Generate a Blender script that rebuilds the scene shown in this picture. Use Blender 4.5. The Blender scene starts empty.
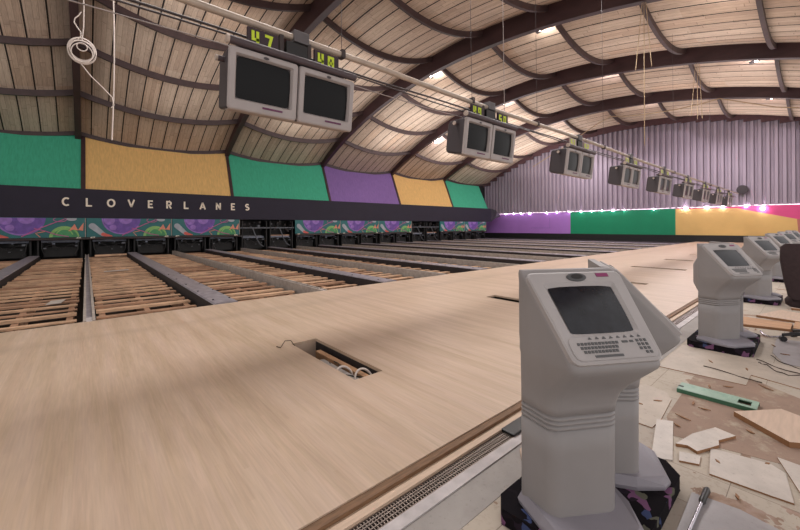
import bpy, math, random
from mathutils import Vector, Matrix, Euler
R = math.radians
PI = math.pi
rnd = random.Random(7)
COL = bpy.context.scene.collection

# ------------------------------------------------------------------ materials
def lin(h):
    if isinstance(h, str):
        h = h.lstrip('#')
        c = [int(h[i:i+2], 16) / 255 for i in (0, 2, 4)]
        return tuple(x / 12.92 if x <= 0.04045 else ((x + 0.055) / 1.055) ** 2.4 for x in c) + (1,)
    return tuple(h) + (1,) if len(h) == 3 else tuple(h)

class NT:
    def __init__(self, name):
        self.m = bpy.data.materials.new(name); self.m.use_nodes = True
        self.t = self.m.node_tree; self.t.nodes.clear()
        self.out = self.n('ShaderNodeOutputMaterial')
        self.b = self.n('ShaderNodeBsdfPrincipled')
        self.l(self.b.outputs[0], self.out.inputs[0])
        self.tc = self.n('ShaderNodeTexCoord')
    def n(self, t, **k):
        x = self.t.nodes.new(t)
        for a, v in k.items(): setattr(x, a, v)
        return x
    def l(self, a, b): self.t.links.new(a, b)
    def mapping(self, scale=(1, 1, 1), rot=(0, 0, 0), loc=(0, 0, 0)):
        mp = self.n('ShaderNodeMapping')
        mp.inputs['Scale'].default_value = scale
        mp.inputs['Rotation'].default_value = rot
        mp.inputs['Location'].default_value = loc
        self.l(self.tc.outputs['Object'], mp.inputs['Vector']); return mp.outputs[0]
    def noise(self, vec, scale=5, detail=4, rough=0.55):
        x = self.n('ShaderNodeTexNoise')
        x.inputs['Scale'].default_value = scale; x.inputs['Detail'].default_value = detail
        x.inputs['Roughness'].default_value = rough
        self.l(vec, x.inputs['Vector']); return x.outputs[0]
    def ramp(self, fac, stops):
        r = self.n('ShaderNodeValToRGB'); e = r.color_ramp.elements
        while len(e) < len(stops): e.new(0.5)
        for i, (p, c) in enumerate(stops): e[i].position = p; e[i].color = lin(c)
        self.l(fac, r.inputs[0]); return r.outputs[0]
    def mix(self, f, a, b, mode='MIX'):
        x = self.n('ShaderNodeMix', data_type='RGBA', blend_type=mode)
        for s, v in ((x.inputs[0], f), (x.inputs[6], a), (x.inputs[7], b)):
            if hasattr(v, 'links') or hasattr(v, 'is_linked'): self.l(v, s)
            elif isinstance(v, (int, float)): s.default_value = v
            else: s.default_value = lin(v)
        return x.outputs[2]
    def math(self, op, a, b=None):
        x = self.n('ShaderNodeMath', operation=op)
        for s, v in ((x.inputs[0], a), (x.inputs[1], b)):
            if v is None: continue
            if isinstance(v, (int, float)): s.default_value = v
            else: self.l(v, s)
        return x.outputs[0]
    def sep(self, vec):
        x = self.n('ShaderNodeSeparateXYZ'); self.l(vec, x.inputs[0]); return x.outputs
    def comb(self, x, y, z=0.0):
        c = self.n('ShaderNodeCombineXYZ')
        for s, v in zip(c.inputs, (x, y, z)):
            if isinstance(v, (int, float)): s.default_value = v
            else: self.l(v, s)
        return c.outputs[0]
    def white(self, vec):
        w = self.n('ShaderNodeTexWhiteNoise', noise_dimensions='3D'); self.l(vec, w.inputs[0]); return w.outputs[0]
    def bump(self, h, strength=0.3, dist=0.01):
        b = self.n('ShaderNodeBump'); b.inputs['Strength'].default_value = strength
        b.inputs['Distance'].default_value = dist
        self.l(h, b.inputs['Height']); self.l(b.outputs[0], self.b.inputs['Normal'])
    def fin(self, col, rough=0.6, metal=0.0, spec=0.5):
        if isinstance(col, str): self.b.inputs['Base Color'].default_value = lin(col)
        else: self.l(col, self.b.inputs['Base Color'])
        self.b.inputs['Roughness'].default_value = rough
        self.b.inputs['Metallic'].default_value = metal
        self.b.inputs['Specular IOR Level'].default_value = spec
        return self.m

def M_plain(name, c, rough=0.6, metal=0.0, var=0.12, scale=6, spec=0.5, stretch=(1, 1, 1)):
    t = NT(name); n = t.noise(t.mapping(stretch), scale, 5)
    c = lin(c)
    a = tuple(x * (1 - var) for x in c[:3]); b = tuple(min(1, x * (1 + var)) for x in c[:3])
    return t.fin(t.ramp(n, [(0.3, a), (0.7, b)]), rough, metal, spec)

def M_dirty(name, c, stain, rough=0.6, scale=5, amt=0.75, speck='#4f4036'):
    t = NT(name); v = t.mapping()
    cc = lin(c); base = t.ramp(t.noise(v, scale, 5), [(0.3, tuple(x * .86 for x in cc[:3])), (0.7, tuple(x * 1.1 for x in cc[:3]))])
    st = t.noise(t.mapping(loc=(4, 7, 0)), scale * 1.6, 8, .72)
    g = '#%02x%02x%02x' % ((int(255 * amt),) * 3)
    col = t.mix(t.ramp(st, [(0.52, '#000000'), (0.66, g)]), base, stain)
    sp = t.noise(t.mapping(loc=(1, 2, 0)), scale * 9, 5, .75)
    col = t.mix(t.ramp(sp, [(0.58, '#000000'), (0.72, '#b0b0b0')]), col, speck)
    t.bump(st, .2, .004)
    return t.fin(col, rough)

def M_emit(name, c, strength):
    t = NT(name); t.fin('#ffffff', 0.5)
    t.b.inputs['Emission Color'].default_value = lin(c); t.b.inputs['Emission Strength'].default_value = strength
    return t.m

def M_boards(name, cols, wid, length, axis='Y', gap=0.0, gapcol='#2a1a12', rough=0.45, grain=0.25, blotch=None):
    """boards running along axis; width across, butt joints staggered."""
    t = NT(name); s = t.sep(t.tc.outputs['Object'])
    a, l = (s[0], s[1]) if axis == 'Y' else (s[1], s[0])
    u = t.math('DIVIDE', a, wid); iu = t.math('FLOOR', u)
    off = t.math('MULTIPLY', t.white(t.comb(iu, 3.0, 0.0)), length)
    v = t.math('DIVIDE', t.math('ADD', l, off), length); iv = t.math('FLOOR', v)
    w = t.white(t.comb(iu, iv, 1.0))
    col = t.ramp(w, [(i / (len(cols) - 1), c) for i, c in enumerate(cols)])
    gr = t.noise(t.mapping((40, 2, 2) if axis == 'Y' else (2, 40, 2)), 1.5, 6)
    col = t.mix(grain, col, t.ramp(gr, [(0.3, '#5a4030'), (0.7, '#fff2e0')]), 'OVERLAY')
    if blotch:
        bn = t.noise(t.mapping(blotch[1]), blotch[2], 5)
        col = t.mix(t.ramp(bn, [(0.45, '#000000'), (0.75, '#ffffff')]), col, blotch[0])
    if gap:
        fu = t.math('FRACT', u); g = t.math('LESS_THAN', fu, gap / wid)
        fv = t.math('FRACT', v); g2 = t.math('LESS_THAN', fv, gap * 0.6 / length)
        col = t.mix(t.math('MAXIMUM', g, g2), col, gapcol)
    return t.fin(col, rough)

M = {}
def mk_approach():
    t = NT('approach_maple'); s = t.sep(t.tc.outputs['Object'])
    u = t.math('DIVIDE', s[0], 0.028); iu = t.math('FLOOR', u)
    off = t.math('MULTIPLY', t.white(t.comb(iu, 3.0)), 1.1)
    v = t.math('DIVIDE', t.math('ADD', s[1], off), 1.1); iv = t.math('FLOOR', v)
    w = t.white(t.comb(iu, iv, 1.0))
    col = t.ramp(w, [(0, '#b39e86'), (.2, '#bda78f'), (.45, '#b9a290'), (.6, '#c3ae98'), (.8, '#b49d88'), (1, '#c2a994')])
    br = t.noise(t.mapping((5, .35, 1)), 1.6, 4, .6)
    col = t.mix(0.55, col, t.ramp(br, [(0.32, '#a8917b'), (0.5, '#bca592'), (0.68, '#c9b3a4')]))
    gr = t.noise(t.mapping((60, 2.5, 1)), 1.5, 5)
    col = t.mix(0.10, col, t.ramp(gr, [(0.3, '#5a4030'), (0.7, '#fff2e0')]), 'OVERLAY')
    # scuffed grey band worn along the foul line, and faint scuffs elsewhere
    n = t.noise(t.mapping((.25, .9, 1)), 1.5, 4)
    yy = t.math('ADD', s[1], t.math('MULTIPLY', n, .5))
    d = t.math('ABSOLUTE', t.math('SUBTRACT', yy, 5.72))
    band = t.ramp(d, [(0.0, '#8a8a8a'), (0.13, '#606060'), (0.24, '#000000')])
    col = t.mix(band, col, '#94806f')
    sc_ = t.noise(t.mapping((1, 1, 1), loc=(3, 1, 0)), 1.1, 6, .7)
    col = t.mix(t.ramp(sc_, [(0.52, '#000000'), (0.75, '#5a5a5a')]), col, '#a48d7a')
    return t.fin(col, 0.45)
M['approach'] = mk_approach()
M['edge_wood'] = M_plain('edge_wood', '#76583f', 0.7, var=0.3, scale=12, stretch=(1, 8, 8))
M['lip_wood'] = M_plain('lip_wood', '#c9b09a', 0.6, var=0.1, stretch=(1, 8, 1))
M['grille_dark'] = M_plain('grille_dark', '#191716', 0.5)
M['grille_metal'] = M_plain('grille_metal', '#8d8078', 0.4, 0.6)
M['white_dirty'] = M_plain('white_dirty', '#b9b2b2', 0.6, var=0.2, scale=9)
M['conc'] = M_dirty('grey_concrete', '#9a9490', '#86807b', .75, 4, .6, '#5a524c')
M['joist'] = M_plain('joist_pine', '#c4a082', 0.8, var=0.42, scale=3.0, stretch=(1, 5, 1))
M['joist2'] = M_plain('joist_aged', '#a58066', 0.8, var=0.42, scale=3.0, stretch=(1, 5, 1))
M['pit_floor'] = M_plain('pit_dirt', '#241912', 0.95, var=0.35, scale=3)
M['cover'] = M_plain('track_cover_grey', '#8f8990', 0.45, 0.1, var=0.3, scale=7)
M['cover_dark'] = M_plain('track_side_dark', '#2b2425', 0.7, var=0.3)
M['divider'] = M_plain('divider_grey', '#a49a92', 0.6, var=0.2, scale=8)
M['black'] = M_plain('soot_black', '#121112', 0.6, var=0.3)
M['black_plastic'] = M_plain('black_plastic', '#161416', 0.4, var=0.15)
M['mach_grey'] = M_plain('machine_grey', '#5d6066', 0.5, 0.3, var=0.3, scale=9)
M['mach_light'] = M_plain('machine_light', '#8a90a0', 0.5, 0.2, var=0.3, scale=6)
M['fascia'] = M_plain('navy_fascia', '#1f1a2b', 0.75, var=0.12, scale=1.5)
M['letter'] = M_plain('cream_letter', '#e6dac8', 0.6, var=0.05)
def fabric(name, c):
    t = NT(name); n = t.noise(t.mapping((6, 1.0, 1.0)), 3, 6)
    cc = lin(c); a = tuple(x * 0.88 for x in cc[:3]); b = tuple(min(1, x * 1.12) for x in cc[:3])
    w = t.noise(t.mapping((90, 1, 90)), 2, 2); t.bump(w, 0.25, 0.01)
    return t.fin(t.ramp(n, [(0.3, a), (0.7, b)]), 0.9, spec=0.2)
M['p_green'] = fabric('green_panel', '#48a988'); M['p_yellow'] = fabric('mustard_panel', '#dfb676'); M['p_purple'] = fabric('violet_panel', '#8568a2')
M['w_purple'] = M_plain('violet_paint', '#9c6db8', 0.7, var=0.05, scale=1); M['w_green'] = M_plain('green_paint', '#008058', 0.6, var=0.05, scale=1)
M['w_yellow'] = M_plain('mustard_paint', '#cdab69', 0.7, var=0.06, scale=1); M['w_pink'] = M_plain('pink_paint', '#c8487c', 0.7, var=0.06, scale=1)
M['w_brick'] = M_plain('brick_paint', '#a8665c', .7)
M['corr'] = M_plain('corrugated_steel', '#9f93a0', 0.45, 0.25, var=0.10, scale=1.2, stretch=(1, 1, 0.2))
M['beam'] = M_plain('beam_brown', '#3e292b', 0.5, var=0.25, scale=3, stretch=(1, 0.3, 1))
M['beam_purlin'] = M_plain('purlin_brown', '#3e2d2d', 0.55, var=0.2, scale=3)
M['trim_brown'] = M_plain('trim_brown', '#54383c', 0.7, var=0.2)

def mk_deck():
    t = NT('roof_deck'); s = t.sep(t.tc.outputs['Object'])
    W = 7.05 / 11
    u = t.math('DIVIDE', t.math('SUBTRACT', s[0], 0.2), W); iu = t.math('FLOOR', u); fu = t.math('FRACT', u)
    # each 0.64 m panel is two or three boards with butt joints
    ub = t.math('DIVIDE', s[0], 0.16); iub = t.math('FLOOR', ub)
    off = t.math('MULTIPLY', t.white(t.comb(iub, 5.0)), 2.4)
    v = t.math('DIVIDE', t.math('ADD', s[1], off), 2.4); iv = t.math('FLOOR', v)
    w1 = t.white(t.comb(iu, t.math('FLOOR', t.math('DIVIDE', s[1], 3.25)), 2.0))
    w2 = t.white(t.comb(iub, iv, 4.0))
    col = t.ramp(w1, [(0, '#b8a797'), (0.35, '#c6b5a4'), (0.7, '#ad9b8b'), (1, '#bda48e')])
    col = t.mix(0.35, col, t.ramp(w2, [(0, '#a08c7c'), (0.5, '#c0ab98'), (1, '#d2bfac')]))
    gr = t.noise(t.mapping((30, 3, 2)), 1.2, 6)
    col = t.mix(0.2, col, t.ramp(gr, [(0.3, '#6a5a50'), (0.7, '#fff0e4')]), 'OVERLAY')
    st = t.noise(t.mapping((0.5, 0.5, 0.5)), 1.0, 5)
    col = t.mix(t.ramp(st, [(0.5, '#000000'), (0.8, '#888888')]), col, '#94806f')
    thin = t.math('LESS_THAN', t.math('FRACT', ub), 0.06)
    but = t.math('LESS_THAN', t.math('FRACT', v), 0.008)
    col = t.mix(t.math('MULTIPLY', t.math('MAXIMUM', thin, but), 0.55), col, '#4a352a')
    col = t.mix(t.math('LESS_THAN', fu, 0.085), col, '#1d120e')
    return t.fin(col, 0.75)
M['deck'] = mk_deck()

def mk_concourse():
    t = NT('concourse_floor')
    n1 = t.noise(t.mapping((1, 1, 1)), 2.3, 5, 0.6)
    n2 = t.noise(t.mapping((1, 1, 1), loc=(5, 3, 0)), 9, 6, 0.65)
    # square tiles left in patches, brown underlay elsewhere
    s = t.sep(t.tc.outputs['Object'])
    tu = t.math('FLOOR', t.math('DIVIDE', s[0], 0.305)); tv = t.math('FLOOR', t.math('DIVIDE', s[1], 0.305))
    w = t.white(t.comb(tu, tv, 9.0))
    tile = t.ramp(w, [(0, '#aca092'), (0.5, '#b5a99b'), (1, '#a3988d')])
    gx = t.math('LESS_THAN', t.math('FRACT', t.math('DIVIDE', s[0], 0.305)), 0.012)
    gy = t.math('LESS_THAN', t.math('FRACT', t.math('DIVIDE', s[1], 0.305)), 0.012)
    tile = t.mix(t.math('MAXIMUM', gx, gy), tile, '#7d7066')
    under = t.ramp(n2, [(0.3, '#7c6352'), (0.5, '#947a68'), (0.62, '#a28a7e'), (0.75, '#968b74')])
    sel = t.math('GREATER_THAN', t.math('ADD', t.math('MULTIPLY', n1, 1.0), t.math('MULTIPLY', w, 0.12)), 0.66)
    col = t.mix(sel, tile, under)
    dirt = t.noise(t.mapping((1, 1, 1)), 28, 4, 0.7)
    col = t.mix(t.ramp(dirt, [(0.52, '#000000'), (0.72, '#999999')]), col, '#6a5546')
    t.bump(n2, 0.2, 0.01)
    return t.fin(col, 0.75)
M['concourse'] = mk_concourse()
M['under'] = M_dirty('pinkish_underlay', '#8f7768', '#a99c8a', .8, 3.5, .95)

def mk_plastic(name, c):
    t = NT(name); n = t.noise(t.mapping((1, 1, 1)), 4, 5)
    cc = lin(c); col = t.ramp(n, [(0.3, tuple(x * 0.93 for x in cc[:3])), (0.7, tuple(x * 1.05 for x in cc[:3]))])
    f = t.noise(t.mapping((1, 1, 1)), 900, 2); t.bump(f, 0.05, 0.002)
    return t.fin(col, 0.5, spec=0.35)
M['kiosk'] = mk_plastic('kiosk_grey', '#8a8686')
M['foot'] = mk_plastic('foot_grey', '#86828a')
M['bezel'] = mk_plastic('bezel_grey', '#a39b9a')
M['facegrey'] = mk_plastic('face_grey', '#a09b9b')
M['casing'] = mk_plastic('casing_charcoal', '#3f393c')
M['casing_under'] = mk_plastic('casing_under', '#9a8e86')
M['rail'] = mk_plastic('rail_brown', '#4b4044')
M['cap'] = mk_plastic('cap_cream', '#b7a79c')
t = NT('crt_glass'); t.b.inputs['Coat Weight'].default_value = 0.0
M['glass'] = t.fin('#0e0e10', 0.28, spec=0.16)
t = NT('mottled_crt_glass'); n = t.noise(t.mapping((1, 1, 1)), 22, 5)  # blotchy tone, slightly lighter than the monitor glass
M['glass2'] = t.fin(t.ramp(n, [(0.3, '#14151b'), (0.75, '#25262d')]), 0.18, spec=0.3)
M['key'] = M_plain('key_dark', '#4a4a4c', 0.5)
M['magenta'] = M_plain('magenta_label', '#7c2458', 0.5)
M['maroon'] = M_plain('maroon_badge', '#5a1c48', 0.5, var=0.3, scale=60)
M['sign_dark'] = M_plain('sign_dark', '#2e1c26', 0.5)
M['digit'] = M_plain('chartreuse', '#c2d630', 0.5, var=0.02)
M['pipe'] = M_plain('pipe_cream', '#a8988a', 0.45, 0.1, var=0.15, scale=5)
M['pipe_dark'] = M_plain('conduit_dark', '#3c3232', 0.5, 0.2)
M['jbox'] = M_plain('junction_grey', '#5e5a5c', 0.45, 0.3)
M['cable_white'] = M_plain('cable_white', '#cfc3bb', 0.5, var=0.08)
M['cable_tan'] = M_plain('cable_tan', '#a58d6e', 0.6)
M['cable_grey'] = M_plain('cable_grey', '#8c7f7a', 0.6)
M['wire_dark'] = M_plain('wire_dark', '#3a2a20', 0.7)
M['ply'] = M_plain('plywood_pale', '#c0a896', 0.6, var=0.12, scale=4, stretch=(1, 10, 1))
M['ply_edge'] = M_plain('plywood_edge', '#8c6444', 0.7)
M['plank'] = M_plain('plank_orange', '#ae8766', 0.7, var=0.25, scale=4, stretch=(8, 1, 1))
M['tile_w'] = M_dirty('tile_offwhite', '#bdb3ab', '#9a8c80', .5, 7, .5)
M['tile_b'] = M_dirty('tile_beige', '#b3a699', '#94867a', .6, 4, .6)
M['tile_g'] = M_dirty('tile_grey', '#9d989a', '#857e7e', .4, 5, .6, '#6a6260')
M['green_met'] = M_dirty('green_worn_metal', '#8fa898', '#6b8f7c', .5, 9, .8, '#3f4a40')
M['green_side'] = M_plain('green_dark_metal', '#3f6a52', 0.5, 0.1, var=0.2)
M['chrome'] = M_plain('chrome', '#b4b0b8', 0.25, 0.9)
M['chair'] = M_plain('chair_fabric', '#3f3132', 0.95, var=0.15, scale=30)

def mk_carpet():
    t = NT('patterned_carpet'); v = t.n('ShaderNodeTexVoronoi'); v.inputs['Scale'].default_value = 24
    v.inputs['Randomness'].default_value = 1.0
    wn = t.n('ShaderNodeTexNoise'); wn.inputs['Scale'].default_value = 9; t.l(t.mapping(), wn.inputs['Vector'])
    mv = t.mix(0.12, t.mapping(), wn.outputs['Color']); t.l(mv, v.inputs['Vector'])
    s = t.n('ShaderNodeSeparateColor'); t.l(v.outputs['Color'], s.inputs[0])
    c = t.ramp(s.outputs[0], [(0.0, '#151216'), (0.66, '#241d26'), (0.72, '#3c4668'), (0.79, '#6d4a68'), (0.86, '#1c171c'), (0.94, '#5b5a50'), (1.0, '#141216')])
    for e in t.t.nodes:
        if e.type == 'VALTORGB': e.color_ramp.interpolation = 'CONSTANT'
    return t.fin(c, 0.95, spec=0.1)
M['carpet'] = mk_carpet()
ART = {k: M_plain('art_' + k, c, 0.45, var=v, scale=4) for k, c, v in (
    ('teal', '#226668', .1), ('violet', '#654796', .3), ('violet_light', '#8a66b0', .3), ('green', '#3f8a58', .25), ('lime', '#7fae62', .2),
    ('salmon', '#d98a72', .1), ('pink', '#b0568c', .1), ('pale', '#9aa0a8', .15), ('coral', '#c95a50', .1))}
M['bulb'] = M_emit('bulb_white', '#ffeafc', 60)
M['glowing_cord'] = M_emit('glowing_cord', '#ffe0f4', 3.0)  # glow put into the white cable between the bulbs
M['lamp_lens'] = M_emit('lamp_lens', '#fff4ea', 25)

# ------------------------------------------------------------------ mesh tools
class MB:
    def __init__(self): self.v = []; self.f = []; self.mi = []; self.mats = []; self.sm = []
    def mat(self, m):
        if m not in self.mats: self.mats.append(m)
        return self.mats.index(m)
    def add(self, vs, fs, m, smooth=False):
        o = len(self.v); i = self.mat(m)
        self.v += [tuple(p) for p in vs]
        for f in fs: self.f.append(tuple(o + k for k in f)); self.mi.append(i); self.sm.append(smooth)
    def box(self, x0, x1, y0, y1, z0, z1, m, rot=None, at=None):
        vs = [Vector((x, y, z)) for z in (z0, z1) for y in (y0, y1) for x in (x0, x1)]
        if rot is not None: vs = [rot @ v for v in vs]
        if at is not None: vs = [v + Vector(at) for v in vs]
        self.add(vs, [(0, 2, 3, 1), (4, 5, 7, 6), (0, 1, 5, 4), (2, 6, 7, 3), (0, 4, 6, 2), (1, 3, 7, 5)], m)
    def prism(self, pts, z0, z1, m, m_side=None):
        n = len(pts)
        a = sum(pts[i][0] * pts[(i + 1) % n][1] - pts[(i + 1) % n][0] * pts[i][1] for i in range(n))
        if a < 0: pts = pts[::-1]
        vs = [(p[0], p[1], z0) for p in pts] + [(p[0], p[1], z1) for p in pts]
        self.add(vs, [tuple(range(n, 2 * n)), tuple(range(n - 1, -1, -1))], m)
        self.add(vs, [(i, (i + 1) % n, n + (i + 1) % n, n + i) for i in range(n)], m_side or m)
    def loft(self, loops, m, caps=True, smooth=True, closed=True):
        n = len(loops[0]); vs = [p for l in loops for p in l]; fs = []
        for k in range(len(loops) - 1):
            for i in range(n if closed else n - 1):
                j = (i + 1) % n
                fs.append((k * n + i, k * n + j, (k + 1) * n + j, (k + 1) * n + i))
        self.add(vs, fs, m, smooth)
        if caps:
            self.add(loops[0], [tuple(range(n - 1, -1, -1))], m); self.add(loops[-1], [tuple(range(n))], m)
    def tube(self, pts, r, m, n=8, caps=True):
        pts = [Vector(p) for p in pts]; loops = []; up = Vector((0, 0, 1))
        d0 = (pts[1] - pts[0]).normalized()
        a = d0.cross(up if abs(d0.z) < 0.9 else Vector((1, 0, 0))).normalized()
        for i, p in enumerate(pts):
            d = (pts[min(i + 1, len(pts) - 1)] - pts[max(i - 1, 0)]).normalized()
            a = (a - d * a.dot(d)).normalized(); b = d.cross(a)
            rr = r[i] if isinstance(r, (list, tuple)) else r
            loops.append([p + (a * math.cos(2 * PI * k / n) + b * math.sin(2 * PI * k / n)) * rr for k in range(n)])
        self.loft(loops, m, caps)
    def ball(self, c, r, m, n=10):
        loops = []
        for i in range(1, n):
            t = PI * i / n
            loops.append([(c[0] + r * math.sin(t) * math.cos(2 * PI * k / n), c[1] + r * math.sin(t) * math.sin(2 * PI * k / n), c[2] - r * math.cos(t)) for k in range(n)])
        self.loft(loops, m)
    def build(self, name, parent=None, bevel=0, seg=2):
        me = bpy.data.meshes.new(name); me.from_pydata(self.v, [], self.f)
        for m in self.mats: me.materials.append(m)
        for p, i, s in zip(me.polygons, self.mi, self.sm): p.material_index = i; p.use_smooth = s
        me.update()
        o = bpy.data.objects.new(name, me); COL.objects.link(o)
        if parent: o.parent = parent
        if bevel:
            md = o.modifiers.new('bevel', 'BEVEL'); md.width = bevel; md.segments = seg; md.limit_method = 'ANGLE'; md.angle_limit = R(40)
        return o

def tag(o, label=None, cat=None, group=None, kind=None):
    for k, v in (('label', label), ('category', cat), ('group', group), ('kind', kind)):
        if v: o[k] = v
    return o
def empty(name, loc=(0, 0, 0), rz=0.0):
    o = bpy.data.objects.new(name, None); COL.objects.link(o); o.location = loc; o.rotation_euler = (0, 0, rz)
    o.empty_display_size = 0.1; return o
def copy_tree(o, parent=None):
    c = o.copy(); COL.objects.link(c)
    if parent: c.parent = parent
    for ch in list(o.children): copy_tree(ch, c)
    return c
def text_obj(s, size, m, name, parent, loc, rot, ext=0.004, bold=0.0, ax='CENTER', sx=1.0):
    cu = bpy.data.curves.new(name, 'FONT'); cu.body = s; cu.size = size; cu.extrude = ext; cu.offset = bold
    cu.align_x = ax; cu.align_y = 'CENTER'
    tmp = bpy.data.objects.new('tmp', cu); COL.objects.link(tmp)
    bpy.context.view_layer.update()
    me = bpy.data.meshes.new_from_object(tmp.evaluated_get(bpy.context.evaluated_depsgraph_get()))
    bpy.data.objects.remove(tmp); me.materials.clear(); me.materials.append(m)
    o = bpy.data.objects.new(name, me); COL.objects.link(o); o.parent = parent
    o.location = loc; o.rotation_euler = rot; o.scale = (sx, 1, 1); return o
def _arc(cx, cy, rx, ry, a0, a1, n=10): return [(cx + rx * math.cos(R(a0 + (a1 - a0) * i / n)), cy + ry * math.sin(R(a0 + (a1 - a0) * i / n))) for i in range(n + 1)]
GL = {'C': [_arc(.42, .5, .34, .42, 50, 310, 16)], 'L': [[(.15, 1), (.15, .08), (.68, .08)]], 'O': [_arc(.42, .5, .36, .42, 0, 360, 20)],
      'V': [[(.05, 1), (.38, .06)], [(.71, 1), (.38, .06)]], 'E': [[(.66, .92), (.15, .92), (.15, .08), (.66, .08)], [(.15, .5), (.58, .5)]],
      'R': [[(.15, 0), (.15, .92), (.40, .92)] + _arc(.40, .69, .24, .23, 90, -90, 8) + [(.15, .46)], [(.38, .46), (.66, 0)]],
      'A': [[(.03, 0), (.38, .95)], [(.73, 0), (.38, .95)], [(.16, .30), (.60, .30)]], 'N': [[(.13, 0), (.13, 1)], [(.67, 0), (.67, 1)], [(.13, .95), (.67, .05)]],
      'S': [_arc(.38, .71, .24, .21, 30, 270, 10) + _arc(.38, .29, .26, .21, 90, -150, 10)],
      '4': [[(.18, 1), (.18, .45), (.72, .45)], [(.58, 1), (.58, 0)]], '7': [[(.08, .90), (.66, .90), (.36, 0)]],
      '8': [[(.14, .90), (.60, .90), (.60, .10), (.14, .10), (.14, .90)], [(.14, .5), (.60, .5)]], '9': [[(.60, .5), (.14, .5), (.14, .90), (.60, .90), (.60, .10), (.14, .10)]],
      '0': [[(.14, .90), (.60, .90), (.60, .10), (.14, .10), (.14, .90)]], '5': [[(.62, .90), (.14, .90), (.14, .52), (.60, .52), (.60, .10), (.12, .10)]],
      '1': [[(.38, 1), (.38, 0)]], '2': [[(.12, .90), (.60, .90), (.60, .52), (.14, .48), (.14, .10), (.64, .10)]], '3': [[(.12, .90), (.60, .90), (.60, .10), (.12, .10)], [(.2, .5), (.6, .5)]],
      '6': [[(.60, .90), (.14, .90), (.14, .10), (.60, .10), (.60, .5), (.14, .5)]]}
def glyphs(txt, w, h, th, adv, m, name, parent, loc, depth=.012):
    """block letters built from strokes, lying in the xz plane facing -y"""
    mb = MB(); x0 = -adv * (len(txt) - 1) / 2 - w / 2
    for k, chh in enumerate(txt):
        for st in GL[chh]:
            P = [Vector((x0 + k * adv + a * w, (b - .5) * h)) for a, b in st]; n = len(P); Lq = []; Rq = []
            closed = (P[0] - P[-1]).length < 1e-6
            for i, p in enumerate(P):
                a = P[i - 1] if i > 0 else (P[-2] if closed else None); b = P[i + 1] if i < n - 1 else (P[1] if closed else None)
                d0 = (p - a).normalized() if a is not None else (b - p).normalized(); d1 = (b - p).normalized() if b is not None else d0
                n0 = Vector((-d0.y, d0.x)); n1 = Vector((-d1.y, d1.x)); mm = (n0 + n1); mm = mm.normalized() if mm.length > 1e-6 else n0
                sc_ = th / 2 / max(.45, mm.dot(n0)); Lq.append(p + mm * sc_); Rq.append(p - mm * sc_)
            for i in range(n - 1):
                q4 = [Lq[i], Rq[i], Rq[i + 1], Lq[i + 1]]
                mb.loft([[(v.x, -depth, v.y) for v in q4], [(v.x, 0, v.y) for v in q4]], m, True, False)
    o = mb.build(name, parent); o.location = loc; return o
def rquad(wb, wf, d, r, z, k=4, yb=0.0):
    """rounded trapezoid: back edge y=yb width wb, front edge y=yb-d width wf"""
    cs = [(-wf / 2, yb - d), (wf / 2, yb - d), (wb / 2, yb), (-wb / 2, yb)]; out = []
    r = min(r, d * 0.45)
    for i in range(4):
        p, c, q = Vector(cs[i - 1]), Vector(cs[i]), Vector(cs[(i + 1) % 4])
        a = c + (p - c).normalized() * r; b = c + (q - c).normalized() * r
        for j in range(k + 1):
            t = j / k; w = a * (1 - t) ** 2 + c * 2 * t * (1 - t) + b * t * t
            out.append((w.x, w.y, z))
    return out
def rrect(w, h, r, k=4):
    out = []
    for cx, cy, a0 in ((w / 2 - r, h / 2 - r, 0), (-w / 2 + r, h / 2 - r, 90), (-w / 2 + r, -h / 2 + r, 180), (w / 2 - r, -h / 2 + r, 270)):
        for j in range(k + 1):
            a = R(a0 + 90 * j / k); out.append((cx + r * math.cos(a), cy + r * math.sin(a)))
    return out
def struct(o): o['kind'] = 'structure'; return o

# ------------------------------------------------------------------ roof curve
Y_AP, Z_AP, RAD = 11.4, 9.53, 30.0
def low(y):
    r = RAD if y > Y_AP else 34.0
    return Z_AP - r + math.sqrt(r * r - (y - Y_AP) ** 2)
def q(y): return max(0.0, 1 - ((y - Y_AP) / 14.3) ** 2)
def rise(y): return 0.42 + 0.50 * q(y)          # deck above arch soffit, at an arch
def sag(y): return 0.42 + 0.45 * q(y)
ARX = [-14.1 - 0.3, -7.05 - 0.3, -0.3, 7.05, 14.1, 21.15, 28.2, 36.0]
Y0, Y1 = -2.6, 25.75
def deck_z(x, y):
    for a, b in zip(ARX, ARX[1:]):
        if a <= x <= b + 1e-6:
            u = (x - a) / (b - a); return low(y) + rise(y) - sag(y) * 4 * u * (1 - u)
    return low(y) + rise(y)
mb = MB(); ys = [Y0 + (Y1 - Y0) * i / 48 for i in range(49)]
for a, b in zip(ARX, ARX[1:]):
    xs = [a + (b - a) * i / 22 for i in range(23)]
    g = [[(x, y, deck_z(x, y)) for x in xs] for y in ys]
    gt = [[(x, y, deck_z(x, y) + 0.12) for x in xs] for y in ys]
    n = len(xs); vs = [p for r_ in g for p in r_]; vt = [p for r_ in gt for p in r_]
    mb.add(vs, [(j * n + i, (j + 1) * n + i, (j + 1) * n + i + 1, j * n + i + 1) for j in range(48) for i in range(n - 1)], M['deck'], True)
    mb.add(vt, [(j * n + i, j * n + i + 1, (j + 1) * n + i + 1, (j + 1) * n + i) for j in range(48) for i in range(n - 1)], M['deck'], True)
ceiling = struct(mb.build('ceiling'))
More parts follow.
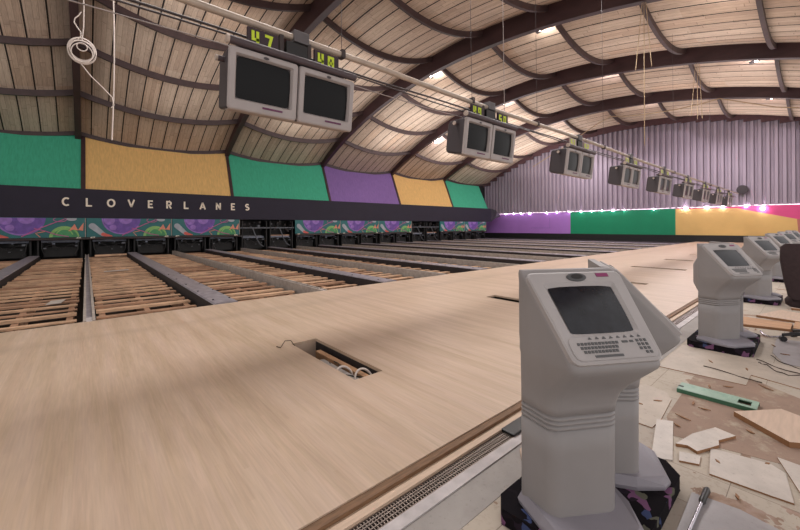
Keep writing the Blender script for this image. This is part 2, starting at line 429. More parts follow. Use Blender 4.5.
# arches
for x in ARX[:-1]:
    mb = MB(); w = 0.13; loops = []
    for y in ys:
        z0, z1 = low(y), low(y) + rise(y) + 0.02
        loops.append([(x - w, y, z0), (x + w, y, z0), (x + w, y, z0 + 0.06), (x + w * 0.8, y, z0 + 0.07), (x + w * 0.8, y, z1), (x - w * 0.8, y, z1), (x - w * 0.8, y, z0 + 0.07), (x - w, y, z0 + 0.06)])
    mb.loft(loops, M['beam'], True, False)
    mb.build('arch_rib', ceiling)
# purlins
ROWS = [-1.9, 1.25, 4.15, 7.2, 10.35, 13.6, 16.9, 20.0, 23.0, 25.65]
for a, b in zip(ARX, ARX[1:]):
    for y in ROWS:
        mb = MB(); loops = []
        for i in range(19):
            x = a + 0.1 + (b - a - 0.2) * i / 18; z = deck_z(x, y) + 0.01; h = 0.27 if y < 25 else 0.2
            loops.append([(x, y - 0.06, z - h), (x, y + 0.06, z - h), (x, y + 0.06, z), (x, y - 0.06, z)])
        mb.loft(loops, M['beam_purlin'], True, False)
        mb.build('purlin', ceiling)

# ------------------------------------------------------------------ walls
PY0, PZ0, PY1, PZ1 = 24.4, 2.9, 25.86, 6.35    # sloped painted panels
wn = MB(); wn.box(-15, 36.2, 26.3, 26.45, -0.4, 6.2, M['black']); wall_n = struct(wn.build('wall_north'))
cols = {-2: 'p_purple', -1: 'p_green', 0: 'p_yellow', 1: 'p_green', 2: 'p_purple', 3: 'p_yellow', 4: 'p_green', -3: 'p_yellow'}
edges = [-14.4, -7.35, -0.1, 7.05, 14.1, 21.15, 28.2, 34.2]
for i in range(7):
    a, b = edges[i], edges[i + 1]; c = ['p_yellow', 'p_green', 'p_yellow', 'p_green', 'p_purple', 'p_yellow', 'p_green'][i]
    mb = MB(); nrm = Vector((0, -(PZ1 - PZ0), PY1 - PY0)).normalized() * 0.04
    bt = b if i < 6 else b - 0.3
    q4 = [Vector((a + .07, PY0, PZ0)), Vector((b - .07, PY0, PZ0)), Vector((bt - .07, PY1, PZ1)), Vector((a + .07, PY1, PZ1))]
    mb.loft([[p + nrm for p in q4], [p - nrm for p in q4]], M[c], True, False)
    mb.build('painted_panel', wall_n)
    mb = MB(); q4 = [Vector((a - .09, PY0 - .02, PZ0)), Vector((a + .09, PY0 - .02, PZ0)), Vector((a + .09, PY1 - .02, PZ1)), Vector((a - .09, PY1 - .02, PZ1))]
    mb.loft([[p + nrm * 1.8 for p in q4], [p - nrm for p in q4]], M['beam'], True, False)
    mb.build('panel_joint_post', wall_n)
# east wall
XE = 36.0
mb = MB(); pr = []; y = Y0; P = 0.40
while y < 27.6:
    for dy, dx in ((0, 0), (0.15, 0), (0.19, -0.2), (0.36, -0.2)): pr.append((XE + dx, y + dy))
    y += P
vs = []; fs = []
for x, yy in pr: vs += [(x, yy, 2.66), (x, yy, low(min(yy, 26.5)) + rise(min(yy, 25)) + 0.1)]
fs = [(2 * i, 2 * i + 1, 2 * i + 3, 2 * i + 2) for i in range(len(pr) - 1)]
mb.add(vs, fs, M['corr']); mb.box(XE + .02, XE + .12, Y0, 27.6, -0.4, 6.0, M['corr']); wall_e = struct(mb.build('wall_east'))
for nm, m_, poly in (('violet_paint_band', 'w_purple', [(27.6, .5), (16.12, .5), (16.12, 2.62), (27.6, 2.62)]),
                     ('green_paint_band', 'w_green', [(16.12, .5), (7.73, .5), (7.73, 2.6), (16.12, 2.6)]),
                     ('mustard_paint_band', 'w_yellow', [(7.73, .5), (1.05, .5), (1.13, 1.66), (4.1, 2.5), (7.73, 2.58)]),
                     ('pink_paint_band', 'w_pink', [(7.73, 2.58), (4.1, 2.5), (1.13, 1.66), (-2.6, 1.66), (-2.6, 2.62), (7.73, 2.62)]),
                     ('brick_paint_patch', 'w_brick', [(1.05, .5), (1.13, 1.66), (-2.6, 1.66), (-2.6, .5)])):
    mb = MB(); n = len(poly)
    vs = [(XE - .09, a, b) for a, b in poly] + [(XE - .02, a, b) for a, b in poly]
    mb.add(vs, [tuple(range(n)), tuple(range(2 * n - 1, n - 1, -1))] + [(i, n + i, n + (i + 1) % n, (i + 1) % n) for i in range(n)], M[m_])
    mb.build(nm, wall_e)
mb = MB(); mb.box(XE - .075, XE - .11, 18.2, 20.3, 1.05, 1.08, M['p_purple']); mb.box(XE - .075, XE - .11, 18.2, 18.23, 1.05, 2.1, M['p_purple']); mb.build('access_panel_seam', wall_e)
mb = MB(); mb.box(XE - .16, XE - .01, Y0, 27.6, -.05, .5, M['black']); struct(mb.build('baseboard_east'))
mb = MB(); y = Y0
while y < 26.4:
    ym = y + 0.45; mb.box(XE - .34, XE - .21, y, y + .9, low(min(ym, 26)) + .12, low(min(ym, 26)) + rise(min(ym, 25)) + .02, M['trim_brown']); y += .9
struct(mb.build('trim_1'))
# fascia
mb = MB(); mb.box(-12, 32.6, 23.0, 24.35, 1.73, 3.12, M['fascia'])
a = [(32.6, 23.0, 1.73), (32.6, 24.35, 1.73), (32.6, 24.35, 3.12), (32.6, 23.0, 3.12)]
b_ = [(33.6, 23.2, 2.1), (33.6, 24.35, 2.1), (33.6, 24.35, 3.02), (33.6, 23.2, 3.02)]
c_ = [(35.2, 23.6, 2.35), (35.2, 24.3, 2.35), (35.2, 24.3, 2.5), (35.2, 23.6, 2.5)]
mb.loft([a, b_, c_], M['black'], True, False)
struct(mb.build('trim_2'))
sign = empty('wall_lettering', (3.4, 23.0, 2.5))
tag(sign, 'cream capital letters spelling CLOVERLANES spaced along the dark navy fascia', 'sign')
for i, ch in enumerate('CLOVERLANES'):
    glyphs(ch, .36, .40, .075, 0, M['letter'], 'letter', sign, (-0.66 + i * 0.818 - 3.4, -.002, -.02), .02)

# ------------------------------------------------------------------ floors
HOLES = [(1.66, 1.95, 2.50, 3.72), (5.36, 5.64, 3.2, 3.9), (8.95, 9.2, 2.45, 2.95), (12.6, 12.9, 2.5, 3.85), (16.1, 16.45, 3.0, 3.85), (19.8, 20.0, 2.9, 3.8), (26.8, 27.0, 3.6, 4.6)]
AX0, AX1, AY0, AY1 = -10.0, 35.9, 1.42, 6.42
mb = MB(); xs = sorted({AX0, AX1} | {v for h in HOLES for v in h[:2]})
for a, b in zip(xs, xs[1:]):
    h = [h for h in HOLES if h[0] == a and h[1] == b]
    segs = [(AY0, h[0][2]), (h[0][3], AY1)] if h else [(AY0, AY1)]
    for s0, s1 in segs: mb.box(a, b, s0, s1, -.03, 0.0, M['approach'])
approach = mb.build('floor'); struct(approach)
mb = MB(); mb.box(AX0, AX1, AY0 - .045, AY0, -.06, -.008, M['edge_wood']); mb.box(AX0, AX1, AY0 - .095, AY0 - .045, -.06, -.028, M['lip_wood']); mb.build('edge_strip', approach)
mb = MB(); mb.box(AX0, AX1, 1.24, 1.325, -.10, -.07, M['grille_dark'])
x = 0.2
while x < 16:
    mb.box(x, x + 0.005, 1.24, 1.325, -.07, -.044, M['grille_metal'], None); x += 0.017
for yy in (1.24, 1.262, 1.285, 1.30, 1.32): mb.box(AX0, AX1, yy, yy + .005, -.07, -.042, M['grille_metal'])
mb.build('vent_grille', approach)
mb = MB(); mb.box(AX0, AX1, 1.18, 1.24, -.1, -.042, M['white_dirty']); mb.build('white_strip', approach)
mb = MB(); mb.box(AX0, AX1, 1.02, 1.18, -.12, -.05, M['conc']); mb.box(AX0, 1.0, .9, 1.02, -.12, -.05, M['conc']); mb.box(AX0, AX1, -3.2, 1.02, -.14, -.052, M['concourse'])
struct(mb.build('floor_concourse'))
mb = MB(); mb.box(AX0 - 4, 36.2, 1.3, 26.3, -.5, -.42, M['pit_floor']); struct(mb.build('floor_pit'))

# underfloor wooden pieces / cables in the open hatch
hatch = empty('floor_hatch', (1.8, 3.1, -.30)); tag(hatch, 'open rectangular hatch cut in the maple floor, wires and pipes showing inside', 'hatch')
def rel(o, base): o.location = Vector((-base[0], -base[1], -base[2])); return o
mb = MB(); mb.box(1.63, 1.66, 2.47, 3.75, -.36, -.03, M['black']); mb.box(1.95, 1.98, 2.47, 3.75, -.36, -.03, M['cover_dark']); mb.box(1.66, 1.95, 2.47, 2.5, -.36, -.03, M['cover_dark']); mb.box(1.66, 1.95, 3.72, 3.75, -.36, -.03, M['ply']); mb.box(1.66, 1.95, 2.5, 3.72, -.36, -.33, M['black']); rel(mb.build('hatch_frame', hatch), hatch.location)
mb = MB(); mb.box(1.70, 1.79, 2.52, 3.25, -.20, -.06, M['conc']); rel(mb.build('concrete_kerb', hatch, .008), hatch.location)
mb = MB(); mb.box(1.83, 1.89, 2.60, 3.50, -.14, -.055, M['plank']); rel(mb.build('timber', hatch, .005), hatch.location)
mb = MB(); mb.box(1.895, 1.94, 2.8, 3.1, -.20, -.10, M['joist']); rel(mb.build('timber', hatch, .005), hatch.location)
for k, (xx, yy) in enumerate(((1.76, 2.78), (1.86, 2.62))):
    mb = MB(); mb.tube([(xx + .09 * math.cos(a) - .02, yy + .10 * math.sin(a) * .6, -.10 + .09 * math.sin(a)) for a in [PI * i / 14 for i in range(15)]], .010, M['cable_white']); rel(mb.build('white_hose', hatch), hatch.location)
for k in range(3):
    mb = MB(); mb.tube([(1.70 + .05 * k + .03 * math.sin(i * .8 + k), 2.55 + i * .07, -.075 - .02 * math.cos(i + k)) for i in range(9)], .005, M['black_plastic'], 6); rel(mb.build('wire', hatch), hatch.location)
mb = MB(); mb.tube([(1.70, 3.66, -.15), (1.69, 3.70, -.02), (1.66, 3.73, .035), (1.60, 3.74, .04), (1.55, 3.70, .010), (1.52, 3.66, .006), (1.50, 3.72, .006)], .004, M['wire_dark'], 6); rel(mb.build('loose_wire', hatch), hatch.location)

# ------------------------------------------------------------------ lane beds
bed_proto = []
def lane_bed(j):
    x0 = j * 1.76
    nar_left = (j % 2 == 0)
    a = x0 + (.10 if nar_left else .24); b = x0 + 1.76 - (.24 if nar_left else .10)
    e = empty('lane_bed', ((a + b) / 2, 6.45, -.26)); r2 = random.Random(j + 50)
    y = 6.5; k = 0; far = j > 7
    mbf = MB(); w_all = (b - a) / 2
    while y < 22.75:
        w = r2.uniform(.12, .18); mat = M['joist'] if r2.random() < .72 else M['joist2']
        zt = r2.uniform(.105, .135); l0 = -w_all + r2.uniform(0, .03); l1 = w_all - r2.uniform(0, .03)
        m_ = mbf if far else MB()
        t = r2.uniform(-.008, .008); yy = y - 6.45; zb = .085
        vs = [(l0, yy, zb), (l1, yy + t, zb), (l1, yy + w + t, zb), (l0, yy + w, zb), (l0, yy, zt), (l1, yy + t, zt - .01), (l1, yy + w + t, zt - .01), (l0, yy + w, zt)]
        m_.add(vs, [(3, 2, 1, 0), (4, 5, 6, 7), (0, 1, 5, 4), (2, 3, 7, 6), (0, 4, 7, 3), (1, 2, 6, 5)], mat)
        if not far: m_.build('slat', e)
        y += w + r2.uniform(.25, .40); k += 1
    for sx_ in (-w_all + .1, 0, w_all - .1):
        m_ = MB(); m_.box(sx_ - .04, sx_ + .04, 0.05, 16.3, -.16, .076, M['joist2']); m_.build('sleeper', e)
    if far: tag(mbf.build('slat_rows', e), kind='stuff')
    return e
ORD = ['first', 'second', 'third', 'fourth', 'fifth', 'sixth', 'seventh', 'eighth', 'ninth', 'tenth', 'eleventh', 'twelfth', 'thirteenth', 'fourteenth', 'fifteenth', 'sixteenth', 'seventeenth', 'eighteenth', 'nineteenth', 'twentieth']
for j in range(-2, 18):
    o = lane_bed(j)
    if j == -1: lab = 'stripped lane bed of brown slats just before the divider below the letter L'
    elif j == 0: lab = 'stripped lane bed with a white strip on it, just past the slim divider'
    elif j == -2: lab = 'stripped lane bed at the picture edge beyond the grey track cover'
    elif j < 6: lab = '%s stripped lane bed of brown slats counted from the slim divider below the L' % ORD[j]
    else: lab = '%s stripped lane bed in the row, a thin dark strip toward the violet wall' % ORD[j]
    tag(o, lab, 'lane', 'stripped lane beds')
def divider(x):
    e = empty('lane_divider', (x, 6.4, -.26)); L = 16.35
    mb = MB(); mb.box(-.065, -.032, 0, L, -.16, .275, M['divider']); mb.box(.032, .065, 0, L, -.16, .275, M['divider']); mb.build('side_rail', e)
    mb = MB(); mb.box(-.032, .032, .28, L, 0, .245, M['cover']); mb.box(-.032, .032, 0.0, .28, 0, .262, M['white_dirty']); mb.build('channel', e); return e
def track(x):
    e = empty('ball_track_cover', (x, 6.45, -.26)); L = 16.3
    prof = [(-.19, .0), (-.19, .25), (-.17, .272), (-.09, .285), (.09, .285), (.17, .272), (.19, .25), (.19, .0)]
    mb = MB(); mb.loft([[(a, 0, b) for a, b in prof[1:-1]], [(a, L, b) for a, b in prof[1:-1]]], M['cover'], True, False); mb.build('cover_lid', e)
    mb = MB(); mb.box(-.18, .18, .02, L, -.16, .25, M['cover_dark']); mb.build('side_board', e)
    mb = MB()
    for yy in (.3, 1.4, 2.5, 3.6, 4.7): 
        for s in (-.13, .13): mb.box(s - .012, s + .012, yy, yy + .024, .28, .292, M['black'])
    mb.build('bolt_heads', e); return e
d0 = divider(0); t0 = track(1.76)
dls = {-1: 'slim grey lane divider out past the picture edge', 0: 'slim pale lane divider running straight away below the letter L, dirty end block'}
for k in range(0, 9):
    o = d0 if k == 0 else copy_tree(d0); o.location.x = 3.52 * k + .03
    tag(o, dls[0] if k == 0 else '%s slim lane divider after the one below the letter L' % ORD[k - 1], 'divider', 'slim lane dividers')
for k in range(-1, 9):
    o = t0 if k == 0 else copy_tree(t0); o.location.x = 1.76 + 3.52 * k
    lab = {-1: 'wide grey track cover entering from the picture edge before the slim divider', 0: 'wide grey track cover with rounded end, first past the slim divider'}.get(k, '%s wide grey track cover in the row of lanes' % ORD[k + 1])
    tag(o, lab, 'cover', 'wide ball track covers')

# ------------------------------------------------------------------ masking units and pinsetters
def clip(poly, x0, x1, y0, y1):
    def cl(p, inside, inter):
        out = []
        for i in range(len(p)):
            a, b = p[i - 1], p[i]
            if inside(b):
                if not inside(a): out.append(inter(a, b))
                out.append(b)
            elif inside(a): out.append(inter(a, b))
        return out
    def ix(c): return lambda a, b: (c, a[1] + (b[1] - a[1]) * (c - a[0]) / (b[0] - a[0]))
    def iy(c): return lambda a, b: (a[0] + (b[0] - a[0]) * (c - a[1]) / (b[1] - a[1]), c)
    for ins, it in ((lambda p: p[0] >= x0, ix(x0)), (lambda p: p[0] <= x1, ix(x1)), (lambda p: p[1] >= y0, iy(y0)), (lambda p: p[1] <= y1, iy(y1))):
        if not poly: return []
        poly = cl(poly, ins, it)
    return poly
def circ(cx, cy, r, n=28, ry=None): return [(cx + r * math.cos(2 * PI * i / n), cy + (ry or r) * math.sin(2 * PI * i / n)) for i in range(n)]
def capsule(ax, ay, bx, by, r0, r1, n=10):
    d = math.atan2(by - ay, bx - ax); out = []
    for i in range(n + 1): a = d + PI / 2 + PI * i / n; out.append((ax + r0 * math.cos(a), ay + r0 * math.sin(a)))
    for i in range(n + 1): a = d - PI / 2 + PI * i / n; out.append((bx + r1 * math.cos(a), by + r1 * math.sin(a)))
    return out
def ribbon(pts, w):
    L = []; Rr = []
    for i, p in enumerate(pts):
        a = pts[max(i - 1, 0)]; b = pts[min(i + 1, len(pts) - 1)]; d = Vector((b[0] - a[0], b[1] - a[1])).normalized()
        L.append((p[0] - d.y * w, p[1] + d.x * w)); Rr.append((p[0] + d.y * w, p[1] - d.x * w))
    return [[L[i], L[i + 1], Rr[i + 1], Rr[i]] for i in range(len(pts) - 1)]
WU, HU = 3.49, 0.90
art = []
def arc(cx, cy, rx, ry, a0, a1, n=14): return [(cx + rx * math.cos(R(a0 + (a1 - a0) * i / n)), cy + ry * math.sin(R(a0 + (a1 - a0) * i / n))) for i in range(n + 1)]
art.append(('violet', circ(1.35, .90, .78)))
art.append(('violet_light', circ(.86, .80, .22))); art.append(('violet_light', circ(1.0, .45, .14))); art.append(('violet_light', circ(1.5, .9, .28)))
for r in ribbon(arc(1.35, .90, .76, .76, 180, 330), .03): art.append(('violet_light', r))
art.append(('lime', circ(2.75, .0, .52))); art.append(('green', circ(2.78, -.03, .44)))
for r in ribbon(arc(2.75, .0, .3, .38, 20, 160), .025): art.append(('lime', r))
art.append(('pale', capsule(.22, .52, .62, .12, .14, .10))); art.append(('coral', capsule(.62, .12, .92, .0, .08, .06)))
art.append(('salmon', [(2.88, .28), (3.10, .62), (3.06, .36)])); art.append(('salmon', [(3.06, .36), (3.10, .62), (3.22, .32)]))
art.append(('salmon', [(3.22, .34), (3.42, .68), (3.40, .30)]))
for r in ribbon([(1.35, .05), (1.8, .35), (2.3, .62), (2.75, .84)], .018): art.append(('pink', r))
for r in ribbon([(1.75, .42), (2.1, .30), (2.5, .12), (2.9, .03)], .018): art.append(('pink', r))
for r in ribbon([(1.95, .02), (1.8, .2), (2.1, .28)], .016): art.append(('salmon', r))
art.append(('pale', circ(3.0, .86, .18, 20, .10))); 
for r in ribbon(arc(2.6, .82, .22, .1, 0, 360, 18), .014): art.append(('pink', r))
def masking(k):
    x = 3.52 * k; e = empty('masking_unit', (x + 1.76, 22.98, .70))
    mb = MB(); mb.box(-WU / 2, WU / 2, 0, .05, .12, .12 + HU, ART['teal'])
    mb.build('art_board', e)
    mb = MB()
    for i, (c, p) in enumerate(art):
        p = clip(p, .01, WU - .01, .01, HU - .01)
        if len(p) < 3: continue
        a = sum(p[s][0] * p[(s + 1) % len(p)][1] - p[(s + 1) % len(p)][0] * p[s][1] for s in range(len(p)))
        if a < 0: p = p[::-1]
        yy = -.003 - .0012 * i
        mb.add([(px - WU / 2, yy, py + .12) for px, py in p], [tuple(range(len(p)))], ART[c])
    mb.build('space_artwork', e)
    mb = MB(); mb.box(-1.75, 1.75, -.07, .06, 0, .12, M['black_plastic']); mb.tube([(-1.75, -.07, .03), (1.75, -.07, .03)], .04, M['pipe_dark'], 8); mb.build('bottom_rail', e)
    n0 = 47 + 2 * k
    for s, nn in ((-1.52, n0), (-.95, n0), (.95, n0 + 1), (1.5, n0 + 1)):
        if abs(s) > 1: text_obj(str(nn), .13, M['letter'], 'lane_number', e, (s, -.075, .075), (R(90), 0, 0), .003, .004, sx=1.4)
    mb = MB(); mb.box(1.725, 1.75, -.02, .0, .12, .12 + HU, M['divider']); mb.build('joint_strip', e)
    return e
for k in (-1, 0, 1, 3, 4, 5, 7, 8):
    n0 = 47 + 2 * k
    lab = 'painted masking board with violet planet, numbered %d and %d on its rail' % (n0, n0 + 1) if k < 2 else \
        {3: 'teal masking board with violet planet, first after the wider exposed machinery gap', 4: 'teal masking board, second after the wider exposed machinery gap', 5: 'teal masking board, third after the wider exposed gap, before the narrow gap',
         7: 'teal masking board, first past the narrow exposed gap', 8: 'teal masking board, last in the row beside the violet wall'}[k]
    tag(masking(k), lab, 'panel', 'painted masking boards above the pits')

def pinsetter(detail):
    e = empty('pinsetter', (0, 23.05, -.42)); r3 = random.Random(5)
    mb = MB()
    for x in (-1.6, -.12, .12, 1.6):
        mb.box(x - .03, x + .03, 0, 1.2, 0, 2.06, M['black'])
    mb.box(-1.7, 1.7, .9, 1.0, .0, 2.1, M['black']); mb.build('frame', e)
    mb = MB()
    for c in (-.86, .86): mb.box(c - .66, c + .66, .30, .42, 1.0, 1.12, M['mach_light'])
    mb.build('pit_curtain', e)
    for c in (-.86, .86):
        mb = MB(); mb.box(c - .6, c + .6, .3, .5, .30, .80, M['black']); mb.build('cushion', e, .04)
        mb = MB(); mb.tube([(c - .5 + i * .1, .05 + .02 * math.sin(i * 2), .80 + .10 * math.sin(i * .9)) for i in range(11)], .022, M['black_plastic'], 6); mb.build('hose', e)
        for sg in (-1, 1): mb = MB(); mb.tube([(c + sg * .62, .0, .98), (c + sg * .60, -.1, .68), (c + sg * .5, -.25, .46)], .02, M['black_plastic'], 6); mb.build('sweep_arm', e)
        for i in range(10):
            xx = c + r3.uniform(-.6, .6); zz = r3.uniform(.62, 1.02); s = r3.uniform(.02, .07)
            mb = MB(); mb.box(xx - s, xx + s, .04, .12, zz - s * .6, zz + s * .6, (M['black'], M['mach_grey'], M['black'], M['mach_light'])[i % 4]); mb.build('bracket', e)
    if detail:
        mb = MB(); mb.box(-1.72, 1.72, .0, .08, 1.60, 1.67, M['mach_grey']); mb.build('cross_bar', e)
        mb = MB(); mb.box(-1.7, -.4, .02, .1, 1.10, 1.16, M['mach_grey']); mb.build('lower_bar', e)
        mb = MB(); mb.box(.1, 1.4, .02, .1, 1.12, 1.18, M['joist2']); mb.build('lower_bar', e)
        for c in (-.86, .86):
            for i in range(16):
                mb = MB(); xx = c + r3.uniform(-.7, .7); zz = r3.uniform(1.25, 2.05); s = r3.uniform(.02, .07)
                mb.box(xx - s, xx + s, .1, .3, zz - s, zz + s, r3.choice([M['mach_grey'], M['black'], M['cover_dark'], M['black']])); mb.build('gear_housing', e)
            mb = MB(); mb.tube([(c - .1, .05, 1.6), (c, -.05, 1.25), (c + .08, -.1, .95), (c + .3, -.1, .6), (c + .5, -.15, .46)], .03, M['mach_grey'], 8); mb.build('chute', e)
    return e
pa, pb = pinsetter(False), pinsetter(True); used = set()
for k in range(-1, 9):
    d = k in (2, 6); src = pb if d else pa
    o = src if d not in used else copy_tree(src); used.add(d); o.location.x = 1.76 + 3.52 * k
    lab = {2: 'exposed black pin machine in the wider gap between masking boards', 6: 'exposed black pin machine in the narrow gap nearer the violet wall'}.get(k) or 'black pin machine underneath the masking board of lanes %d and %d' % (47 + 2 * k, 48 + 2 * k)
    tag(o, lab, 'machine', 'pin machines behind the lanes')

# ------------------------------------------------------------------ overhead monitors
def bezel_frame(mb, w, h, wi, hi, ox, oz, m, y0, y1):
    """rounded frame in the xz plane, front face at y0, going back to y1"""
    def loop(ww, hh, r, y, cx=0, cz=0): return [(cx + a, y, cz + b) for a, b in rrect(ww, hh, r)]
    loops = [loop(w * .98, h * .98, .03, y1), loop(w, h, .03, y0 + .03), loop(w - .015, h - .015, .03, y0 + .006), loop(w - .04, h - .04, .025, y0),
             loop(wi + .03, hi + .03, .012, y0 + .002, ox, oz), loop(wi, hi, .008, y0 + .03, ox, oz), loop(wi - .005, hi - .005, .006, y0 + .05, ox, oz)]
    mb.loft(loops, m, False, False)
def crt(mb, wi, hi, ox, oz, y, bulge, m):
    n = 8; vs = []; fs = []
    for j in range(n + 1):
        for i in range(n + 1):
            u, v = i / n * 2 - 1, j / n * 2 - 1
            vs.append((ox + u * wi / 2, y - bulge * (1 - u * u * .5 - v * v * .5), oz + v * hi / 2))
    for j in range(n):
        for i in range(n): a = j * (n + 1) + i; fs.append((a, a + 1, a + n + 2, a + n + 1))
    mb.add(vs, fs, m, True)
def cluster(n0, detail=True):
    e = empty('twin_monitor', (0, 3.72, 2.36))
    body = empty('monitor_housing', (0, 0, 0)); COL.objects.unlink(body); bpy.data.objects.remove(body)
    tilt = R(7)
    rx = Matrix.Rotation(tilt, 4, 'X')
    def fix(o): o.matrix_local = Matrix.Translation((0, 0, 0.34)) @ rx; return o
    # casing
    mb = MB(); W, H = 1.41, .575
    def L(w, h, y, dz): return [(a, y, b + dz) for a, b in rrect(w, h, .03)]
    mb.loft([L(W, H, .03, 0), L(W, H, .10, 0), L(W * .985, H * .90, .36, .0), L(W * .96, H * .80, .40, .0)], M['casing'], True, False)
    mb.box(-W / 2 + .02, W / 2 - .02, .04, .16, -H / 2 - .006, -H / 2 + .01, M['casing_under'])
    fix(mb.build('casing', e))
    for s in (-1, 1):
        cx = s * .3575
        mb = MB(); bezel_frame(mb, .705, .60, .555, .41, .0, .022, M['bezel'], -.02, .04)
        mb.v = [(a + cx, b, c) for a, b, c in mb.v]; fix(mb.build('bezel', e))
        mb = MB(); crt(mb, .565, .42, cx, .022, .035, .03, M['glass']); fix(mb.build('screen', e))
        mb = MB(); mb.loft([[(cx + a, -.026, .258 + b) for a, b in circ(0, 0, .028, 16, .013)], [(cx + a, -.018, .258 + b) for a, b in circ(0, 0, .028, 16, .013)]], M['casing'], True, False); fix(mb.build('oval_badge', e))
        mb = MB(); mb.box(cx - .02, cx + .19 - .0, -.024, -.015, -.243, -.224, M['maroon'])
        o = fix(mb.build('label_strip', e)); 
    mb = MB(); mb.tube([(-.71, -.04, .685), (.72, -.04, .685)], .040, M['rail'], 12); mb.build('top_rail', e)
    mb = MB(); mb.tube([(-.735, -.04, .685), (-.71, -.04, .685)], .042, M['cap'], 12); mb.build('rail_cap', e)
    mb = MB(); mb.tube([(-.76, .16, .56), (-.68, .16, .56)], .028, M['rail'], 10); mb.tube([(-.78, .16, .56), (-.76, .16, .56)], .030, M['cap'], 10); mb.build('side_stub', e)
    mb = MB()
    for x in (-.16, .16): mb.box(x - .02, x + .02, .03, .10, .66, .94, M['pipe_dark'])
    mb.box(-.6, .6, .02, .12, .66, .72, M['rail']); mb.box(-.12, .12, .0, .14, .70, .88, M['black_plastic']); mb.build('hanger', e)
    for s, d in ((-1, 0), (1, 1)):
        cx = -.37 if s < 0 else .36
        mb = MB(); mb.box(cx - .155, cx + .155, .0, .03, .70, .89, M['sign_dark'] if n0 < 51 else M['cap']); sgn = mb.build('number_sign', e)
        glyphs(str(n0 + d), .115, .155, .029, .132, M['digit'], 'digits', sgn, (cx, -.001, .785), .004)
    return e
MX = 1.745
WH = ['hanging over the floor hatch, biggest pair', 'second along the pipe, beyond the biggest pair', 'third along the pipe', 'fourth along the pipe', 'fifth along the pipe', 'sixth along the pipe', 'seventh along the pipe', 'eighth along the pipe', 'last along the pipe beside the round fan']
for i in range(9):
    o = cluster(47 + 2 * i); o.location.x = MX + 3.535 * i
    tag(o, ('grey twin scoring monitors signed %d and %d, ' % (47 + 2 * i, 48 + 2 * i) if i < 2 else 'grey twin scoring monitors, ') + WH[i], 'monitor', 'twin scoring monitors hung from the ceiling pipe')
# pipe and conduits
pp = empty('ceiling_pipe', (-2, 3.79, 3.33)); tag(pp, 'long cream pipe running over the approach carrying the monitors', 'pipe')
mb = MB(); xs = [-6 + i * 1.0 for i in range(41)]
mb.tube([(x + 2, .0, .0 + (.0 if x < 3 else -.03 * math.sin((x - 3) * .7) * math.exp(-(x - 3) / 9)) + max(0, x - 18) * .006) for x in xs], .037, M['pipe'], 10); mb.build('pipe_run', pp)
mb = MB(); mb.tube([(x + 2, .14, -.10 + .012 * math.sin(x * 1.7)) for x in xs], .013, M['pipe_dark'], 6); mb.build('conduit', pp)
mb = MB(); mb.tube([(x + 2, .10, -.16 + .015 * math.sin(x * 1.1)) for x in xs], .010, M['pipe_dark'], 6); mb.build('conduit', pp)
mb = MB(); mb.tube([(x + 2, .22, -.22 + .02 * math.sin(x * 1.3)) for x in xs[:12]], .006, M['cable_grey'], 6); mb.build('loose_cable', pp)
for i in range(9):
    xx = MX + .06 + 3.535 * i + 2
    mb = MB(); mb.box(xx - .09, xx + .09, -.06, .06, -.06, .07, M['jbox']); mb.build('junction_box', pp, .008)
for hx in (-.5, 2.35, 4.85, 6.96, 10.4, 17.4, 24.5, 30):
    mb = MB(); mb.tube([(hx + 2, 0, .03), (hx + 2 - .08, .02, deck_z(hx, 3.8) - 3.33 + .02)], .004, M['pipe_dark'], 6); mb.build('hanger_rod', pp)
    mb = MB(); mb.box(hx + 1.975, hx + 2.025, -.045, .045, -.045, .05, M['pipe_dark']); mb.build('clamp', pp)

